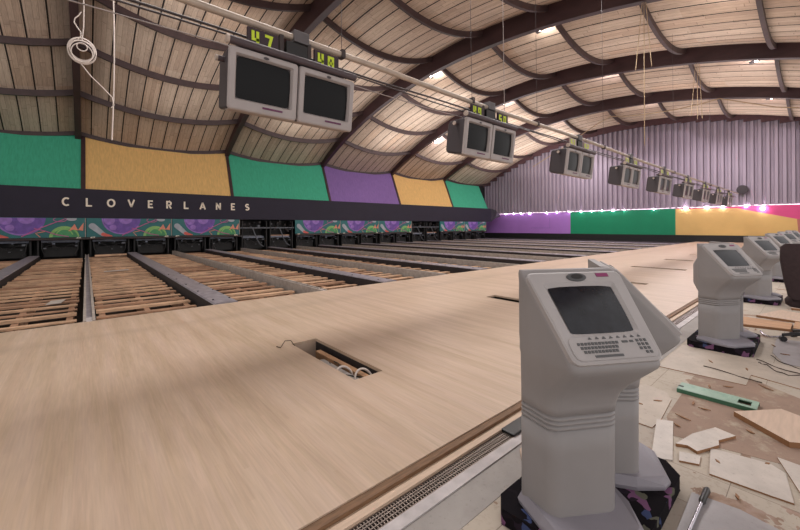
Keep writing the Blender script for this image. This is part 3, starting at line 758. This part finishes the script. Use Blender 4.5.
# ------------------------------------------------------------------ scoring consoles
def console(keys=True):
    e = empty('scoring_console')
    mb = MB(); S = []
    def add(z, wf, d, r=.04, wb=.46): k_ = -.02 * max(0, min(1, (.70 - z) / .15)); S.append([(a + (k_ if b < -d * .4 else 0), b, c) for a, b, c in rquad(wb, wf, d, r, z)])
    add(.03, .285, .175); add(.30, .285, .175)
    z = .392
    for g in range(4):
        add(z, .287, .176); add(z + .002, .272, .168, .04, .446); add(z + .007, .272, .168, .04, .446); add(z + .009, .288, .177); z += .019
    add(.49, .295, .180); add(.54, .31, .197); add(.59, .33, .232); add(.63, .35, .272); add(.67, .368, .312); add(.69, .374, .328, .03); add(.705, .376, .334, .03); add(.722, .376, .330, .03)
    for i in range(1, 8): t = i / 8; add(.722 + .298 * t, .376 + .08 * t, .330 - .278 * t, .025)
    add(1.020, .456, .052, .02); add(1.036, .446, .034, .015, .45)
    mb.loft(S, M['kiosk'], True, True)
    def B(w, h, y, zc): return [(a, y, zc + b) for a, b in rrect(w, h, min(w, h) * .2)]
    mb.loft([B(.36, .46, -.01, .70), B(.33, .42, .05, .70), B(.26, .28, .12, .70), B(.18, .15, .15, .70)], M['kiosk'], True, True)
    mb.build('cabinet', e)
    P0 = Vector((0, -.330, .722)); U = (Vector((0, -.052, 1.020)) - P0); Ln = U.length; U.normalize()
    F = Matrix(((1, 0, 0), (0, U.y, -U.z), (0, U.z, U.y)))
    Fm = Matrix.Translation(P0) @ F.to_4x4()
    def on(o): o.matrix_local = Fm; return o
    def trap(w0, w1, y0, y1, r, z, k=5):
        cs = [(-w0 / 2, y0), (w0 / 2, y0), (w1 / 2, y1), (-w1 / 2, y1)]; out = []
        for i in range(4):
            p, c, q_ = Vector(cs[i - 1]), Vector(cs[i]), Vector(cs[(i + 1) % 4])
            a = c + (p - c).normalized() * r; b = c + (q_ - c).normalized() * r
            for jj in range(k + 1):
                t = jj / k; w_ = a * (1 - t) ** 2 + c * 2 * t * (1 - t) + b * t * t; out.append((w_.x, w_.y, z))
        return out
    s0, s1 = .118, .334
    mb = MB()
    mb.loft([trap(.372, .452, -.002, Ln - .002, .035, -.01), trap(.372, .452, -.002, Ln - .002, .035, .012), trap(.360, .440, .006, Ln - .01, .03, .017),
             trap(.300, .335, s0 - .012, s1 + .016, .02, .017), trap(.285, .315, s0, s1, .015, .007), trap(.276, .305, s0 + .005, s1 - .005, .012, .004)], M['facegrey'], False, False)
    on(mb.build('face_panel', e))
    mb = MB(); vs = []; fs = []; n = 8
    for jj in range(n + 1):
        for i in range(n + 1):
            u, v = i / n * 2 - 1, jj / n * 2 - 1
            vs.append((u * (.143 + .006 * v), (s0 + s1) / 2 + v * (s1 - s0) / 2, .004 + .010 * (1 - .5 * u * u - .5 * v * v)))
    for jj in range(n):
        for i in range(n): a = jj * (n + 1) + i; fs.append((a, a + 1, a + n + 2, a + n + 1))
    mb.add(vs, fs, M['glass2'], True); on(mb.build('screen', e))
    mb = MB(); mb.loft([trap(.345, .353, .010, .100, .03, .012), trap(.345, .353, .010, .100, .03, .0205), trap(.337, .345, .014, .100, .028, .022)], M['facegrey'], True, False); kb = on(mb.build('keyboard', e))
    def key(pts, nm='key'):
        mb = MB(); mb.prism(pts, .020, .0245, M['key']); return mb.build(nm, kb)
    ks = []; dy = -.011
    for i in range(8): cx = -.085 + i * .030; ks.append([(cx - .008, .100 + dy), (cx + .008, .100 + dy), (cx, .109 + dy)])
    for r_ in range(3):
        for i in range(12 - r_):
            cx = -.140 + i * .0145 + r_ * .007; cyy = .083 - r_ * .0155 + dy
            ks.append([(cx - .005, cyy - .005), (cx + .005, cyy - .005), (cx + .005, cyy + .005), (cx - .005, cyy + .005)])
    ks.append([(-.095, .030 + dy), (.02, .030 + dy), (.02, .038 + dy), (-.095, .038 + dy)])
    for r_ in range(4):
        for i in range(3):
            if r_ == 3 and i == 0: continue
            cx = .108 + i * .017; cyy = .086 - r_ * .0155 + dy
            ks.append([(cx - .005, cyy - .005), (cx + .005, cyy - .005), (cx + .005, cyy + .005), (cx - .005, cyy + .005)])
    ks.append([(.042, .080 + dy), (.066, .080 + dy), (.066, .088 + dy), (.042, .088 + dy)]); ks.append([(.075, .080 + dy), (.09, .080 + dy), (.09, .088 + dy), (.075, .088 + dy)])
    if keys:
        for p in ks: key(p)
    else:
        mb = MB()
        for p in ks: mb.prism(p, .020, .0245, M['key'])
        o = mb.build('key_rows', kb); o['kind'] = 'stuff'
    sy = Ln - .034
    mb = MB(); c1 = circ(.0, sy, .046, 24, .021)
    mb.loft([[(a, b, .015) for a, b in c1], [(a, b, .022) for a, b in c1], [(a * .85, sy + (b - sy) * .85, .024) for a, b in c1]], M['key'], True, False)
    sp = on(mb.build('speaker', e))
    mb = MB(); c2 = circ(.0, sy, .028, 20, .012); mb.loft([[(a, b, .023) for a, b in c2], [(a, b, .0255) for a, b in c2]], M['black_plastic'], True, False); mb.build('speaker_cone', sp)
    mb = MB(); mb.box(.100, .158, sy + .0, sy + .018, .015, .0195, M['magenta']); on(mb.build('magenta_label', e))
    # foot
    mb = MB()
    def ft(z, g):
        pts = [(-.228 - g, .0 + g), (.228 + g, .0 + g), (.215 + g, -.15), (.17 + g, -.27 - g), (.12, -.305 - g), (-.12, -.305 - g), (-.17 - g, -.27 - g), (-.215 - g, -.15)]
        return [(a, b, z) for a, b in pts]
    top = [(a * .93, b * (.93 if b < -.2 else 1) , (.055 if b > -.2 else .035)) for a, b, _ in ft(0, 0)]
    mb.loft([ft(0, 0), ft(.018, .004), top], M['foot'], True, False); mb.build('foot', e, .008, 2)
    return e
rA, rB = R(-31), R(29)
cdet = console(True); csim = console(False); first = True
near = ['on the first carpeted plinth, its screen turned our way', 'on the second carpeted plinth, screen facing outward', 'on the third plinth, behind the pair by the swivel chair', 'on the fourth plinth, peeking above the others', 'on the fifth plinth near the chair back', 'on the sixth plinth near the chair back']
csim_used = False
for i in range(6):
    x = 3.52 * i
    pl = MB(); pl.prism([(1.40, .50), (1.37, .92), (1.44, .97), (2.24, .97), (2.30, .91), (2.30, .54), (2.21, .46), (1.46, .45)], -.05, .02, M['carpet']); o = pl.build('carpeted_plinth', None, .018, 3)
    o.location.x = x; tag(o, 'low black plinth in colourful carpet, ' + ['under the biggest console pair', 'second from the camera, under its console pair', 'third in the row of plinths', 'fourth in the row of plinths', 'fifth in the row of plinths', 'sixth in the row of plinths'][i], 'plinth', 'carpeted console plinths')
    for s in (0, 1):
        if i == 0 and s == 0: c = cdet
        elif not csim_used: c = csim; csim_used = True
        else: c = copy_tree(csim)
        c.location = ((1.655, 2.05)[s] + x, (.775, .80)[s], .02); c.rotation_euler = (0, 0, (rA, rB)[s])
        lab = ['biggest grey scoring console, dark screen and keyboard tilted toward us', 'grey scoring console tucked behind the biggest one, sloping hull turned away',
               'grey scoring console on the second plinth, screen and keyboard visible', 'grey scoring console on the second plinth, hidden behind its twin'][2 * i + s] if i < 2 else \
            'grey scoring console on the %s plinth, %s' % (ORD[i], 'nearer of its pair' if s == 0 else 'behind its twin')
        tag(c, lab, 'console', 'grey scoring consoles in a row')

# ------------------------------------------------------------------ swivel chair
ch = empty('office_chair', (6.02, .04, -.05)); ch.rotation_euler = (0, 0, R(-8)); tag(ch, 'dark brown fabric swivel chair cut off by the picture edge beside the consoles', 'chair')
mb = MB()
for a in range(5):
    an = R(50 + 72 * a); p = (.28 * math.cos(an), .28 * math.sin(an))
    l = MB(); l.tube([(0, 0, .11), (p[0] * .6, p[1] * .6, .095), (p[0], p[1], .075)], [.028, .022, .016], M['black_plastic'], 8); l.build('base_leg', ch)
    c = MB(); tn = Vector((-math.sin(an), math.cos(an), 0)) * .022
    c.tube([(p[0] - tn.x, p[1] - tn.y, .03), (p[0] + tn.x, p[1] + tn.y, .03)], .03, M['black_plastic'], 12); c.tube([(p[0], p[1], .03), (p[0], p[1], .085)], .010, M['black_plastic'], 8); c.build('caster', ch)
mb.tube([(0, 0, .10), (0, 0, .42)], .028, M['black_plastic'], 12); mb.build('gas_column', ch)
mb = MB(); mb.loft([[(a, b, z) for a, b in rrect(w, w * .95, .08)] for w, z in ((.40, .40), (.46, .43), (.47, .48), (.42, .52))], M['chair'], True, True); mb.build('seat', ch)
mb = MB(); S = []
for w, z, dx in ((.30, .50, .0), (.36, .53, .0), (.42, .70, -.015), (.47, .92, -.035), (.46, 1.06, -.05), (.38, 1.10, -.055)):
    S.append([(-.24 + dx + a, b, z) for a, b in rrect(.075, w, .03)])
mb.loft(S, M['chair'], True, True); mb.build('backrest', ch)
mb = MB(); mb.tube([(0, 0, .41), (-.2, 0, .40), (-.27, 0, .45), (-.275, 0, .62)], .02, M['black_plastic'], 8); mb.build('back_bar', ch)

# ------------------------------------------------------------------ loose pieces on the floor
FZ = -.052
def slab(name, pts, th, m, label, cat, side=None, z=FZ, group=None):
    cx = sum(p[0] for p in pts) / len(pts); cy = sum(p[1] for p in pts) / len(pts)
    mb = MB(); mb.prism([(a - cx, b - cy) for a, b in pts], 0, th, m, side)
    o = mb.build(name); o.location = (cx, cy, z); return tag(o, label, cat, group)
slab('plywood_board', [(3.34, .40), (3.11, .13), (3.30, -.10), (3.55, .02), (3.63, .19)], .035, M['ply'], 'thick pale plywood offcut with sawn edge at the picture edge, past the green bar', 'board', M['ply_edge'])
slab('floor_tile_sheet', [(2.75, .43), (2.81, .19), (2.76, .13), (2.49, .09), (2.48, .16), (2.46, .39)], .008, M['tile_w'], 'large off-white floor sheet with dark front edge in front of the plywood offcut', 'tile', M['ply_edge'])
slab('floor_tile_sheet', [(2.92, .17), (2.91, .06), (2.80, -.06), (2.62, -.02), (2.60, .07)], .007, M['tile_w'], 'broken off-white sheet cut by the picture edge beside the large off-white sheet', 'tile', M['ply_edge'], z=FZ + .0001)
slab('wood_strip', [(2.89, .73), (2.94, .65), (2.45, .545), (2.39, .63)], .008, M['tile_w'], 'narrow pale wooden strip running out from the carpeted plinth', 'board')
slab('splintered_board', [(2.63, .57), (2.83, .53), (3.03, .45), (3.0, .35), (2.86, .41), (2.80, .40), (2.63, .47), (2.66, .52)], .018, M['tile_w'], 'splintered whitewashed board lying next to the narrow pale strip', 'board', M['ply_edge'])
slab('board_scrap', [(2.57, .54), (2.61, .45), (2.51, .44), (2.47, .52)], .010, M['tile_w'], 'small torn white scrap below the splintered whitewashed board', 'board', M['ply_edge'])
slab('grey_floor_sheet', [(2.23, .42), (2.26, .25), (2.22, .06), (2.0, -.05), (1.5, .1), (1.55, .40)], .004, M['tile_g'], 'smooth grey floor sheet under the black handled rod', 'tile')
slab('floor_tile_sheet', [(3.36, 1.0), (3.46, .95), (3.42, .80), (3.30, .74), (2.91, .71), (2.75, .72), (2.75, 1.0)], .006, M['tile_b'], 'broad beige sheet with broken corner beside the first plinth', 'tile', M['ply_edge'])
slab('floor_tile_sheet', [(4.0, 1.0), (4.9, 1.0), (4.9, .47), (4.88, .07), (4.26, .06), (4.36, .41), (4.05, .41)], .006, M['tile_b'], 'long beige tile sheet in front of the second plinth', 'tile', M['ply_edge'])
slab('grey_floor_sheet', [(6.0, .35), (6.14, -.3), (5.0, -.35), (4.95, .24), (5.3, .34)], .004, M['tile_g'], 'grey dusty floor sheet under the swivel chair and loose wires', 'tile')
slab('floor_plank', [(6.95, .80), (6.93, .26), (6.51, .26), (6.4, .72)], .03, M['plank'], 'orange brown plank lying behind the second plinth', 'board', M['ply_edge'])
slab('floor_plank', [(7.0, .24), (7.01, .0), (6.55, -.05), (6.53, .24)], .045, M['plank'], 'short orange block at the picture edge beyond the chair caster', 'board', M['ply_edge'])
slab('floor_plank', [(7.2, .62), (7.9, .42), (7.76, .10), (7.1, .05)], .03, M['ply'], 'pale plank lying crosswise behind the orange brown plank', 'board', M['ply_edge'])
slab('floor_plank', [(8.2, .32), (10.6, .30), (10.6, .10), (8.2, .08)], .03, M['ply'], 'long pale plank further along by the third plinth', 'board', M['ply_edge'])
slab('wood_shard', [(2.02, 1.16), (1.97, 1.10), (1.80, 1.03), (1.82, 1.09), (1.9, 1.15)], .012, M['ply'], 'curled wood shard lying against the back of the biggest console', 'board', M['ply_edge'])
slab('underlay_patch', [(3.0, .70), (4.28, .74), (4.28, .42), (4.0, .05), (2.95, -.2), (2.75, .62)], .002, M['under'], 'exposed pinkish brown underlay around the green metal bar', 'floor patch', z=FZ - .0005)
slab('underlay_patch', [(4.36, .05), (4.9, .06), (5.0, -.4), (4.0, -.4), (4.0, .05)], .002, M['under'], 'exposed brown underlay near the loose wires before the chair', 'floor patch', z=FZ - .0005)
slab('white_strip', [(.42, 14.6), (1.05, 14.75), (1.05, 14.95), (.42, 14.8)], .012, M['tile_w'], 'white strip lying across the slats of a lane bed', 'strip', z=-.124)
slab('paper_scrap', [(-.55, 9.05), (-.35, 9.1), (-.30, 9.5), (-.5, 9.45)], .012, M['tile_w'], 'small white scrap on the slats beside the slim divider', 'scrap', z=-.124)
slab('paper_scrap', [(-3.0, 13.6), (-2.6, 13.5), (-2.5, 14.1), (-2.9, 14.2)], .02, M['tile_w'], 'crumpled white scrap on the slats beside the wide track cover', 'scrap', z=-.124)
bl = MB(); bl.prism([(.3, 22.0), (1.5, 22.1), (1.5, 22.3), (.5, 22.25)], -.08, .0, M['joist2'], M['joist']); tag(bl.build('broken_board'), 'broken brown board by the pit beyond the slim divider', 'board')
# splinters
for k, (x, y, a, l) in enumerate(((2.35, .27, 20, .05), (3.05, .62, 70, .10), (3.3, .55, 100, .07), (2.9, .62, 60, .05), (3.8, .6, 10, .08), (4.1, .3, 50, .12), (3.2, .8, 130, .06), (4.5, .7, 30, .09), (5.3, .25, 100, .07), (2.7, .05, 10, .05), (6.2, .75, 60, .12), (7.4, .8, 20, .12), (6.3, .55, 10, .1), (2.62, .38, 40, .04), (3.5, .15, 80, .06), (3.7, .35, 30, .05), (3.9, .5, 120, .07), (3.15, .3, 65, .05), (4.5, .45, 15, .08), (3.05, .88, 95, .05), (2.8, .2, 140, .03), (3.35, .62, 5, .09), (5.6, .35, 30, .07), (5.4, .1, 80, .09))):
    c, s = math.cos(R(a)), math.sin(R(a)); w = .008
    slab('wood_splinter', [(x - c * l / 2, y - s * l / 2), (x - s * w, y + c * w), (x + c * l / 2, y + s * l / 2), (x + s * w, y - c * w)], .005, M['ply_edge'], 'small brown wood splinter scattered on the torn up floor', 'splinter', z=FZ + .006, group='splinters on the concourse floor')
# green metal bar
g = empty('green_metal_bar', (3.58, .53, FZ + .002)); tag(g, 'worn green metal bar with a square hole near one end', 'bar')
g.rotation_euler = (0, 0, R(0))
mb = MB()
for a in ((-.08, .08, -.23, -.195), (-.08, .08, -.125, .22), (-.08, -.045, -.195, -.125), (.04, .08, -.195, -.125)): mb.box(a[0], a[1], a[2], a[3], .024, .030, M['green_met'])
mb.box(-.084, -.076, -.23, .22, 0, .027, M['green_side']); mb.box(.076, .084, -.23, .22, 0, .027, M['green_side']); mb.build('channel', g)
mb = MB(); mb.box(-.03, .0, .19, .222, .024, .031, M['black']); mb.build('notch', g)
# rod with black grip
rd = empty('grip_rod', (2.1, .37, FZ + .02)); tag(rd, 'chrome rod with a black grip lying on the grey floor sheet', 'tool')
mb = MB(); mb.tube([(-.42, .0, 0), (.07, .0, 0)], .007, M['chrome'], 10); mb.build('shaft', rd)
mb = MB(); mb.tube([(.05, 0, 0), (.07, 0, 0), (.10, 0, 0), (.17, 0, 0), (.19, 0, 0)], [.009, .014, .012, .015, .009], M['black_plastic'], 12); mb.build('grip', rd)
# wires on floor
for k, (pts, lab) in enumerate(((([(4.80, .40), (4.78, .38), (4.76, .34), (4.62, .27), (4.58, .2), (4.65, .13), (4.72, -.1)]), 'brown wire bending across the floor before the second plinth'),
                               (([(5.15, .34), (5.0, .28), (4.9, .2), (4.85, .12), (4.9, -.05)]), 'thin wire curling beside the grey dusty sheet'),
                               (([(4.9, .42), (4.78, .30), (4.70, .22), (4.72, .05), (4.68, -.1)]), 'thin dark wire crossing the two others on the floor'),
                               (([(4.3, .72), (4.25, .5), (4.2, .42), (4.22, .3)]), 'short dark wire lying on the long beige sheet'))):
    mb = MB(); P_ = []
    for i in range(len(pts) - 1):
        for j in range(4): t = j / 4; P_.append((pts[i][0] * (1 - t) + pts[i + 1][0] * t, pts[i][1] * (1 - t) + pts[i + 1][1] * t, FZ + .010 + .004 * math.sin(i * 4 + j)))
    mb.tube(P_, .004, M['wire_dark'], 6); tag(mb.build('loose_wire'), lab, 'wire')
mb = MB(); mb.tube([(6.22, .50, FZ + .015), (6.02, .46, FZ + .02), (5.95, .40, FZ + .02), (6.02, .34, FZ + .02), (6.2, .28, FZ + .02)], .010, M['chrome'], 8); tag(mb.build('bent_metal_strip'), 'bent shiny metal strip lying between the second plinth and chair caster', 'strip')
mb = MB(); mb.box(1.98, 2.30, 1.235, 1.33, -.042, -.025, M['black_plastic']); tag(mb.build('rubber_pad', None, .006), 'black rubber pad lying over the floor vent behind the console', 'pad')

# ------------------------------------------------------------------ hanging cables
def cat_label(o, l, c='cable', g=None): return tag(o, l, c, g)
cb = MB(); base = Vector((-.03, 6.0, 3.46))
for k in range(5):
    r = .100 + .009 * k; ph = k * .5
    cb.tube([(base.x + r * math.cos(a + ph) * (1 + .05 * k % .1), base.y + .02 * k - .04, base.z - .05 + (.02 * (k % 3)) + (r * 1.15) * math.sin(a + ph) + .01 * k) for a in [2 * PI * i / 30 for i in range(31)]], .0065, M['cable_white'], 6)
cb.tube([(base.x + .05 * math.cos(a), base.y - .05, base.z + .02 + .05 * math.sin(a)) for a in [2 * PI * i / 16 for i in range(17)]], .006, M['cable_white'], 6)
zt = deck_z(-.1, 6.0)
cb.tube([(base.x + .02 * math.sin(i * .9), base.y, base.z + .12 + (zt - base.z - .12) * (i / 16) ** 1.3) for i in range(17)], .007, M['cable_white'], 6)
cb.tube([(base.x - .04 + .035 * math.sin(i * 1.1), base.y, base.z + .12 + i * .05) for i in range(8)], .0065, M['cable_white'], 6)
cb.tube([(base.x - .02, base.y, base.z - .16), (base.x + .08, base.y, base.z - .30), (base.x + .20, base.y, base.z - .42), (base.x + .29, base.y, base.z - .52), (base.x + .31, base.y, base.z - .62), (base.x + .28, base.y, base.z - .66)], .0065, M['cable_white'], 6)
cat_label(cb.build('coiled_cable'), 'coil of white cable hanging from the roof above the letters')
cb = MB(); zt = deck_z(.35, 6.5); cb.tube([(.26 + .05 * math.sin(i * .35 + .4), 6.5, 2.48 + (zt - 2.48) * i / 18) for i in range(19)], .009, M['cable_white'], 6)
cat_label(cb.build('hanging_cable'), 'single white cable hanging straight down beside the coil')
for k, (p, lab) in enumerate((([(14.1, 3.87, 3.95), (14.1, 3.87, low(3.87) + .02)], 'long thin vertical cord hanging before the grey corrugated wall'),
                              ([(14.1, 4.12, 6.5), (14.1, 3.92, low(3.92) + .02)], 'short thin slanted cord beside the long vertical cord'),
                              ([(14.1, 3.66, 6.5), (14.1, 3.82, low(3.82) + .02)], 'short cord leaning the other way from the long vertical cord'),
                              ([(21.15, 3.72, 6.1), (21.15, 3.72, low(3.72) + .02)], 'thin pale cord hanging from the next arch along, middle of its three'),
                              ([(21.15, 3.55, 6.1), (21.15, 3.66, low(3.66) + .02)], 'thin pale cord from the next arch, leaning toward the consoles'),
                              ([(21.15, 3.95, 6.3), (21.15, 3.78, low(3.78) + .02)], 'thin pale cord from the next arch, leaning toward the lanes'),
                              ([(6.9, 4.5, 2.9), (6.93, 4.6, low(4.6) + .05)], 'dangling grey cable just beyond the biggest monitor pair'))):
    mb = MB(); mb.tube(p, .011 if k < 6 else .008, M['cable_tan'] if k < 6 else M['cable_grey'], 6); cat_label(mb.build('rope'), lab)
mb = MB(); A = [(15.6, 5.9), (13.0, 7.1), (10.6, 8.35), (9.7, 8.68), (8.6, 8.45), (7.4, 8.33), (6.0, 8.25), (4.6, 8.3), (3.9, 8.38), (3.0, 7.95), (1.6, 7.3), (0.2, 6.9), (-1.0, 6.9)]
mb.tube([(27.95, a, b + .25) for a, b in A], .03, M['cable_tan'], 6); cat_label(mb.build('swagged_cable'), 'long tan cable swagging in loops under the last arch')

# ------------------------------------------------------------------ string lights, fan
sl = empty('string_lights', (35.85, 12, 2.64)); tag(sl, 'string of white bulbs along the top of the painted wall bands', 'lights')
mb = MB(); mb.tube([(0, -14.4 + i * .7, .02 + .015 * math.sin(i)) for i in range(40)], .018, M['glowing_cord'], 6); mb.build('cord', sl)
def bulb(y, r):
    mb = MB(); mb.ball((0, 0, 0), r, M['bulb'], 8); o = mb.build('bulb', sl); o.location = (-.05, y - 12, -.0); return o
b0 = bulb(23.3, .05)
import bisect
for y, s in ((22.3, 1), (21.4, 1), (20.4, 1.2), (18.5, 1), (17.4, 1), (16.2, 1), (15.1, 1.3), (14.1, 1), (13.2, 1), (12.3, 1.2), (11.4, .9), (9.2, 1), (7.1, 1.8), (5.8, 1.3), (5.7, 1), (4.85, 1.4), (3.6, 1.5), (2.75, 2.2)):
    o = b0.copy(); COL.objects.link(o); o.parent = sl; o.location = (-.06, y - 12, -.02 if s < 2 else -.22); o.scale = (s, s, s)
fan = empty('wall_fan', (35.8, 3.75, 3.8)); tag(fan, 'small round fan high on the corrugated wall past the last monitors', 'fan')
mb = MB(); c = circ(0, 0, .32, 20); mb.loft([[(-.32, a, b) for a, b in circ(0, 0, .30, 20)], [(-.25, a, b) for a, b in c], [(-.10, a, b) for a, b in c]], M['casing'], True, False); mb.build('cage', fan)
mb = MB(); mb.box(-.12, .12, -.05, .05, -.5, .1, M['jbox']); mb.build('bracket', fan)

# ------------------------------------------------------------------ lamps
def lamp(name, kind, loc, energy, color, size=.1, rot=(0, 0, 0), parent=None, **k):
    L = bpy.data.lights.new(name, kind); L.energy = energy; L.color = color
    if kind == 'AREA': L.shape = 'RECTANGLE'; L.size = size[0]; L.size_y = size[1]
    elif kind in ('POINT', 'SPOT'): L.shadow_soft_size = size
    for a, v in k.items(): setattr(L, a, v)
    o = bpy.data.objects.new(name, L); COL.objects.link(o); o.location = loc; o.rotation_euler = rot
    if parent: o.parent = parent
    return o
def flood(x, y, e, col):
    z = deck_z(x, y); f = empty('flood_light', (x, y, z - .45)); tag(f, 'small flood lamp fixed beside the arch shining on the roof boards', 'lamp', 'flood lamps along the arches')
    mb = MB(); mb.box(-.10, .10, -.10, .10, -.03, .03, M['jbox']); mb.box(-.02, .02, -.015, .015, .0, .47, M['jbox']); mb.build('housing', f)
    mb = MB(); mb.box(-.08, .08, -.08, -.02, .03, .04, M['lamp_lens']); mb.build('lens', f)
    mb = MB(); mb.ball((-.12, -.12, -.02), .05, M['lamp_lens'], 8); mb.build('bulb', f)
    lamp('flood_bulb', 'POINT', (.0, -.05, .13), e, col, .05, parent=f)
W1 = (1, .93, .88); W2 = (1, .88, .96)
for x, ys_, e, c in ((7.05, (7.9, 1.95), 90, W1), (14.1, (14.3, 7.9, 1.95), 150, W1), (21.15, (20.7, 14.3, 7.9, 1.95), 200, W2), (28.2, (14.3, 7.9, 1.95), 200, W2)):
    for y in ys_: flood(x + .55, y, e, c)
# added area lights that fill the hall from above, without fixtures
def area(x, y, z, e, c, sx, sy, rx=0, ry=0): lamp('fill_light', 'AREA', (x, y, z), e, c, (sx, sy), (rx, ry, 0))
area(2.0, 5.0, 7.6, 380, (1, .97, .95), 6, 1.5)
area(10.5, 5.0, 7.6, 430, (1, .96, .94), 6, 1.5)
area(17.6, 5.0, 7.6, 400, (1, .95, .96), 6, 1.5)
area(26.0, 5.0, 7.6, 450, (1, .92, .98), 8, 1.5)
area(32.0, 11.0, 7.0, 300, (1, .90, .98), 3, 16, 0, R(-15))
# more added fills: upward onto the roof boards, tilted onto panels and lanes
for x, e in ((-3.8, 22), (3.5, 40), (10.5, 95), (17.6, 170), (24.7, 240), (32, 240)):
    area(x, 17.5, 6.2, e * 1.25, (1, .95, .93), 3, 9, R(180))
    area(x, 4.5, 6.4, e * .5, (1, .94, .94), 3, 7, R(180))
    area(x, 13.0, 8.0, max(110, e * 1.2), (1, .96, .95), 3, 1.5, R(55))

w = bpy.data.worlds.new('world'); bpy.context.scene.world = w; w.use_nodes = True
bg = w.node_tree.nodes['Background']; bg.inputs[0].default_value = (1.0, .95, .93, 1); bg.inputs[1].default_value = 1.2

# ------------------------------------------------------------------ camera
cam = bpy.data.cameras.new('camera'); co = bpy.data.objects.new('camera', cam); COL.objects.link(co)
F_PX = 364.4; cam.sensor_fit = 'HORIZONTAL'; cam.sensor_width = 36; cam.lens = F_PX / 800 * 36
cam.shift_y = -38.3 / 800; cam.clip_start = .05; cam.clip_end = 300
yaw = math.atan(314 / 364.4); roll = 3 / 737
co.matrix_world = Matrix.Translation((0, 0, 1.25)) @ Matrix.Rotation(-yaw, 4, 'Z') @ Matrix.Rotation(R(90), 4, 'X') @ Matrix.Rotation(-roll, 4, 'Z')
sc = bpy.context.scene; sc.camera = co
sc.view_settings.view_transform = 'Standard'; sc.view_settings.look = 'None'; sc.view_settings.exposure = 0.0; sc.view_settings.gamma = 1; sc.view_settings.use_curve_mapping = False
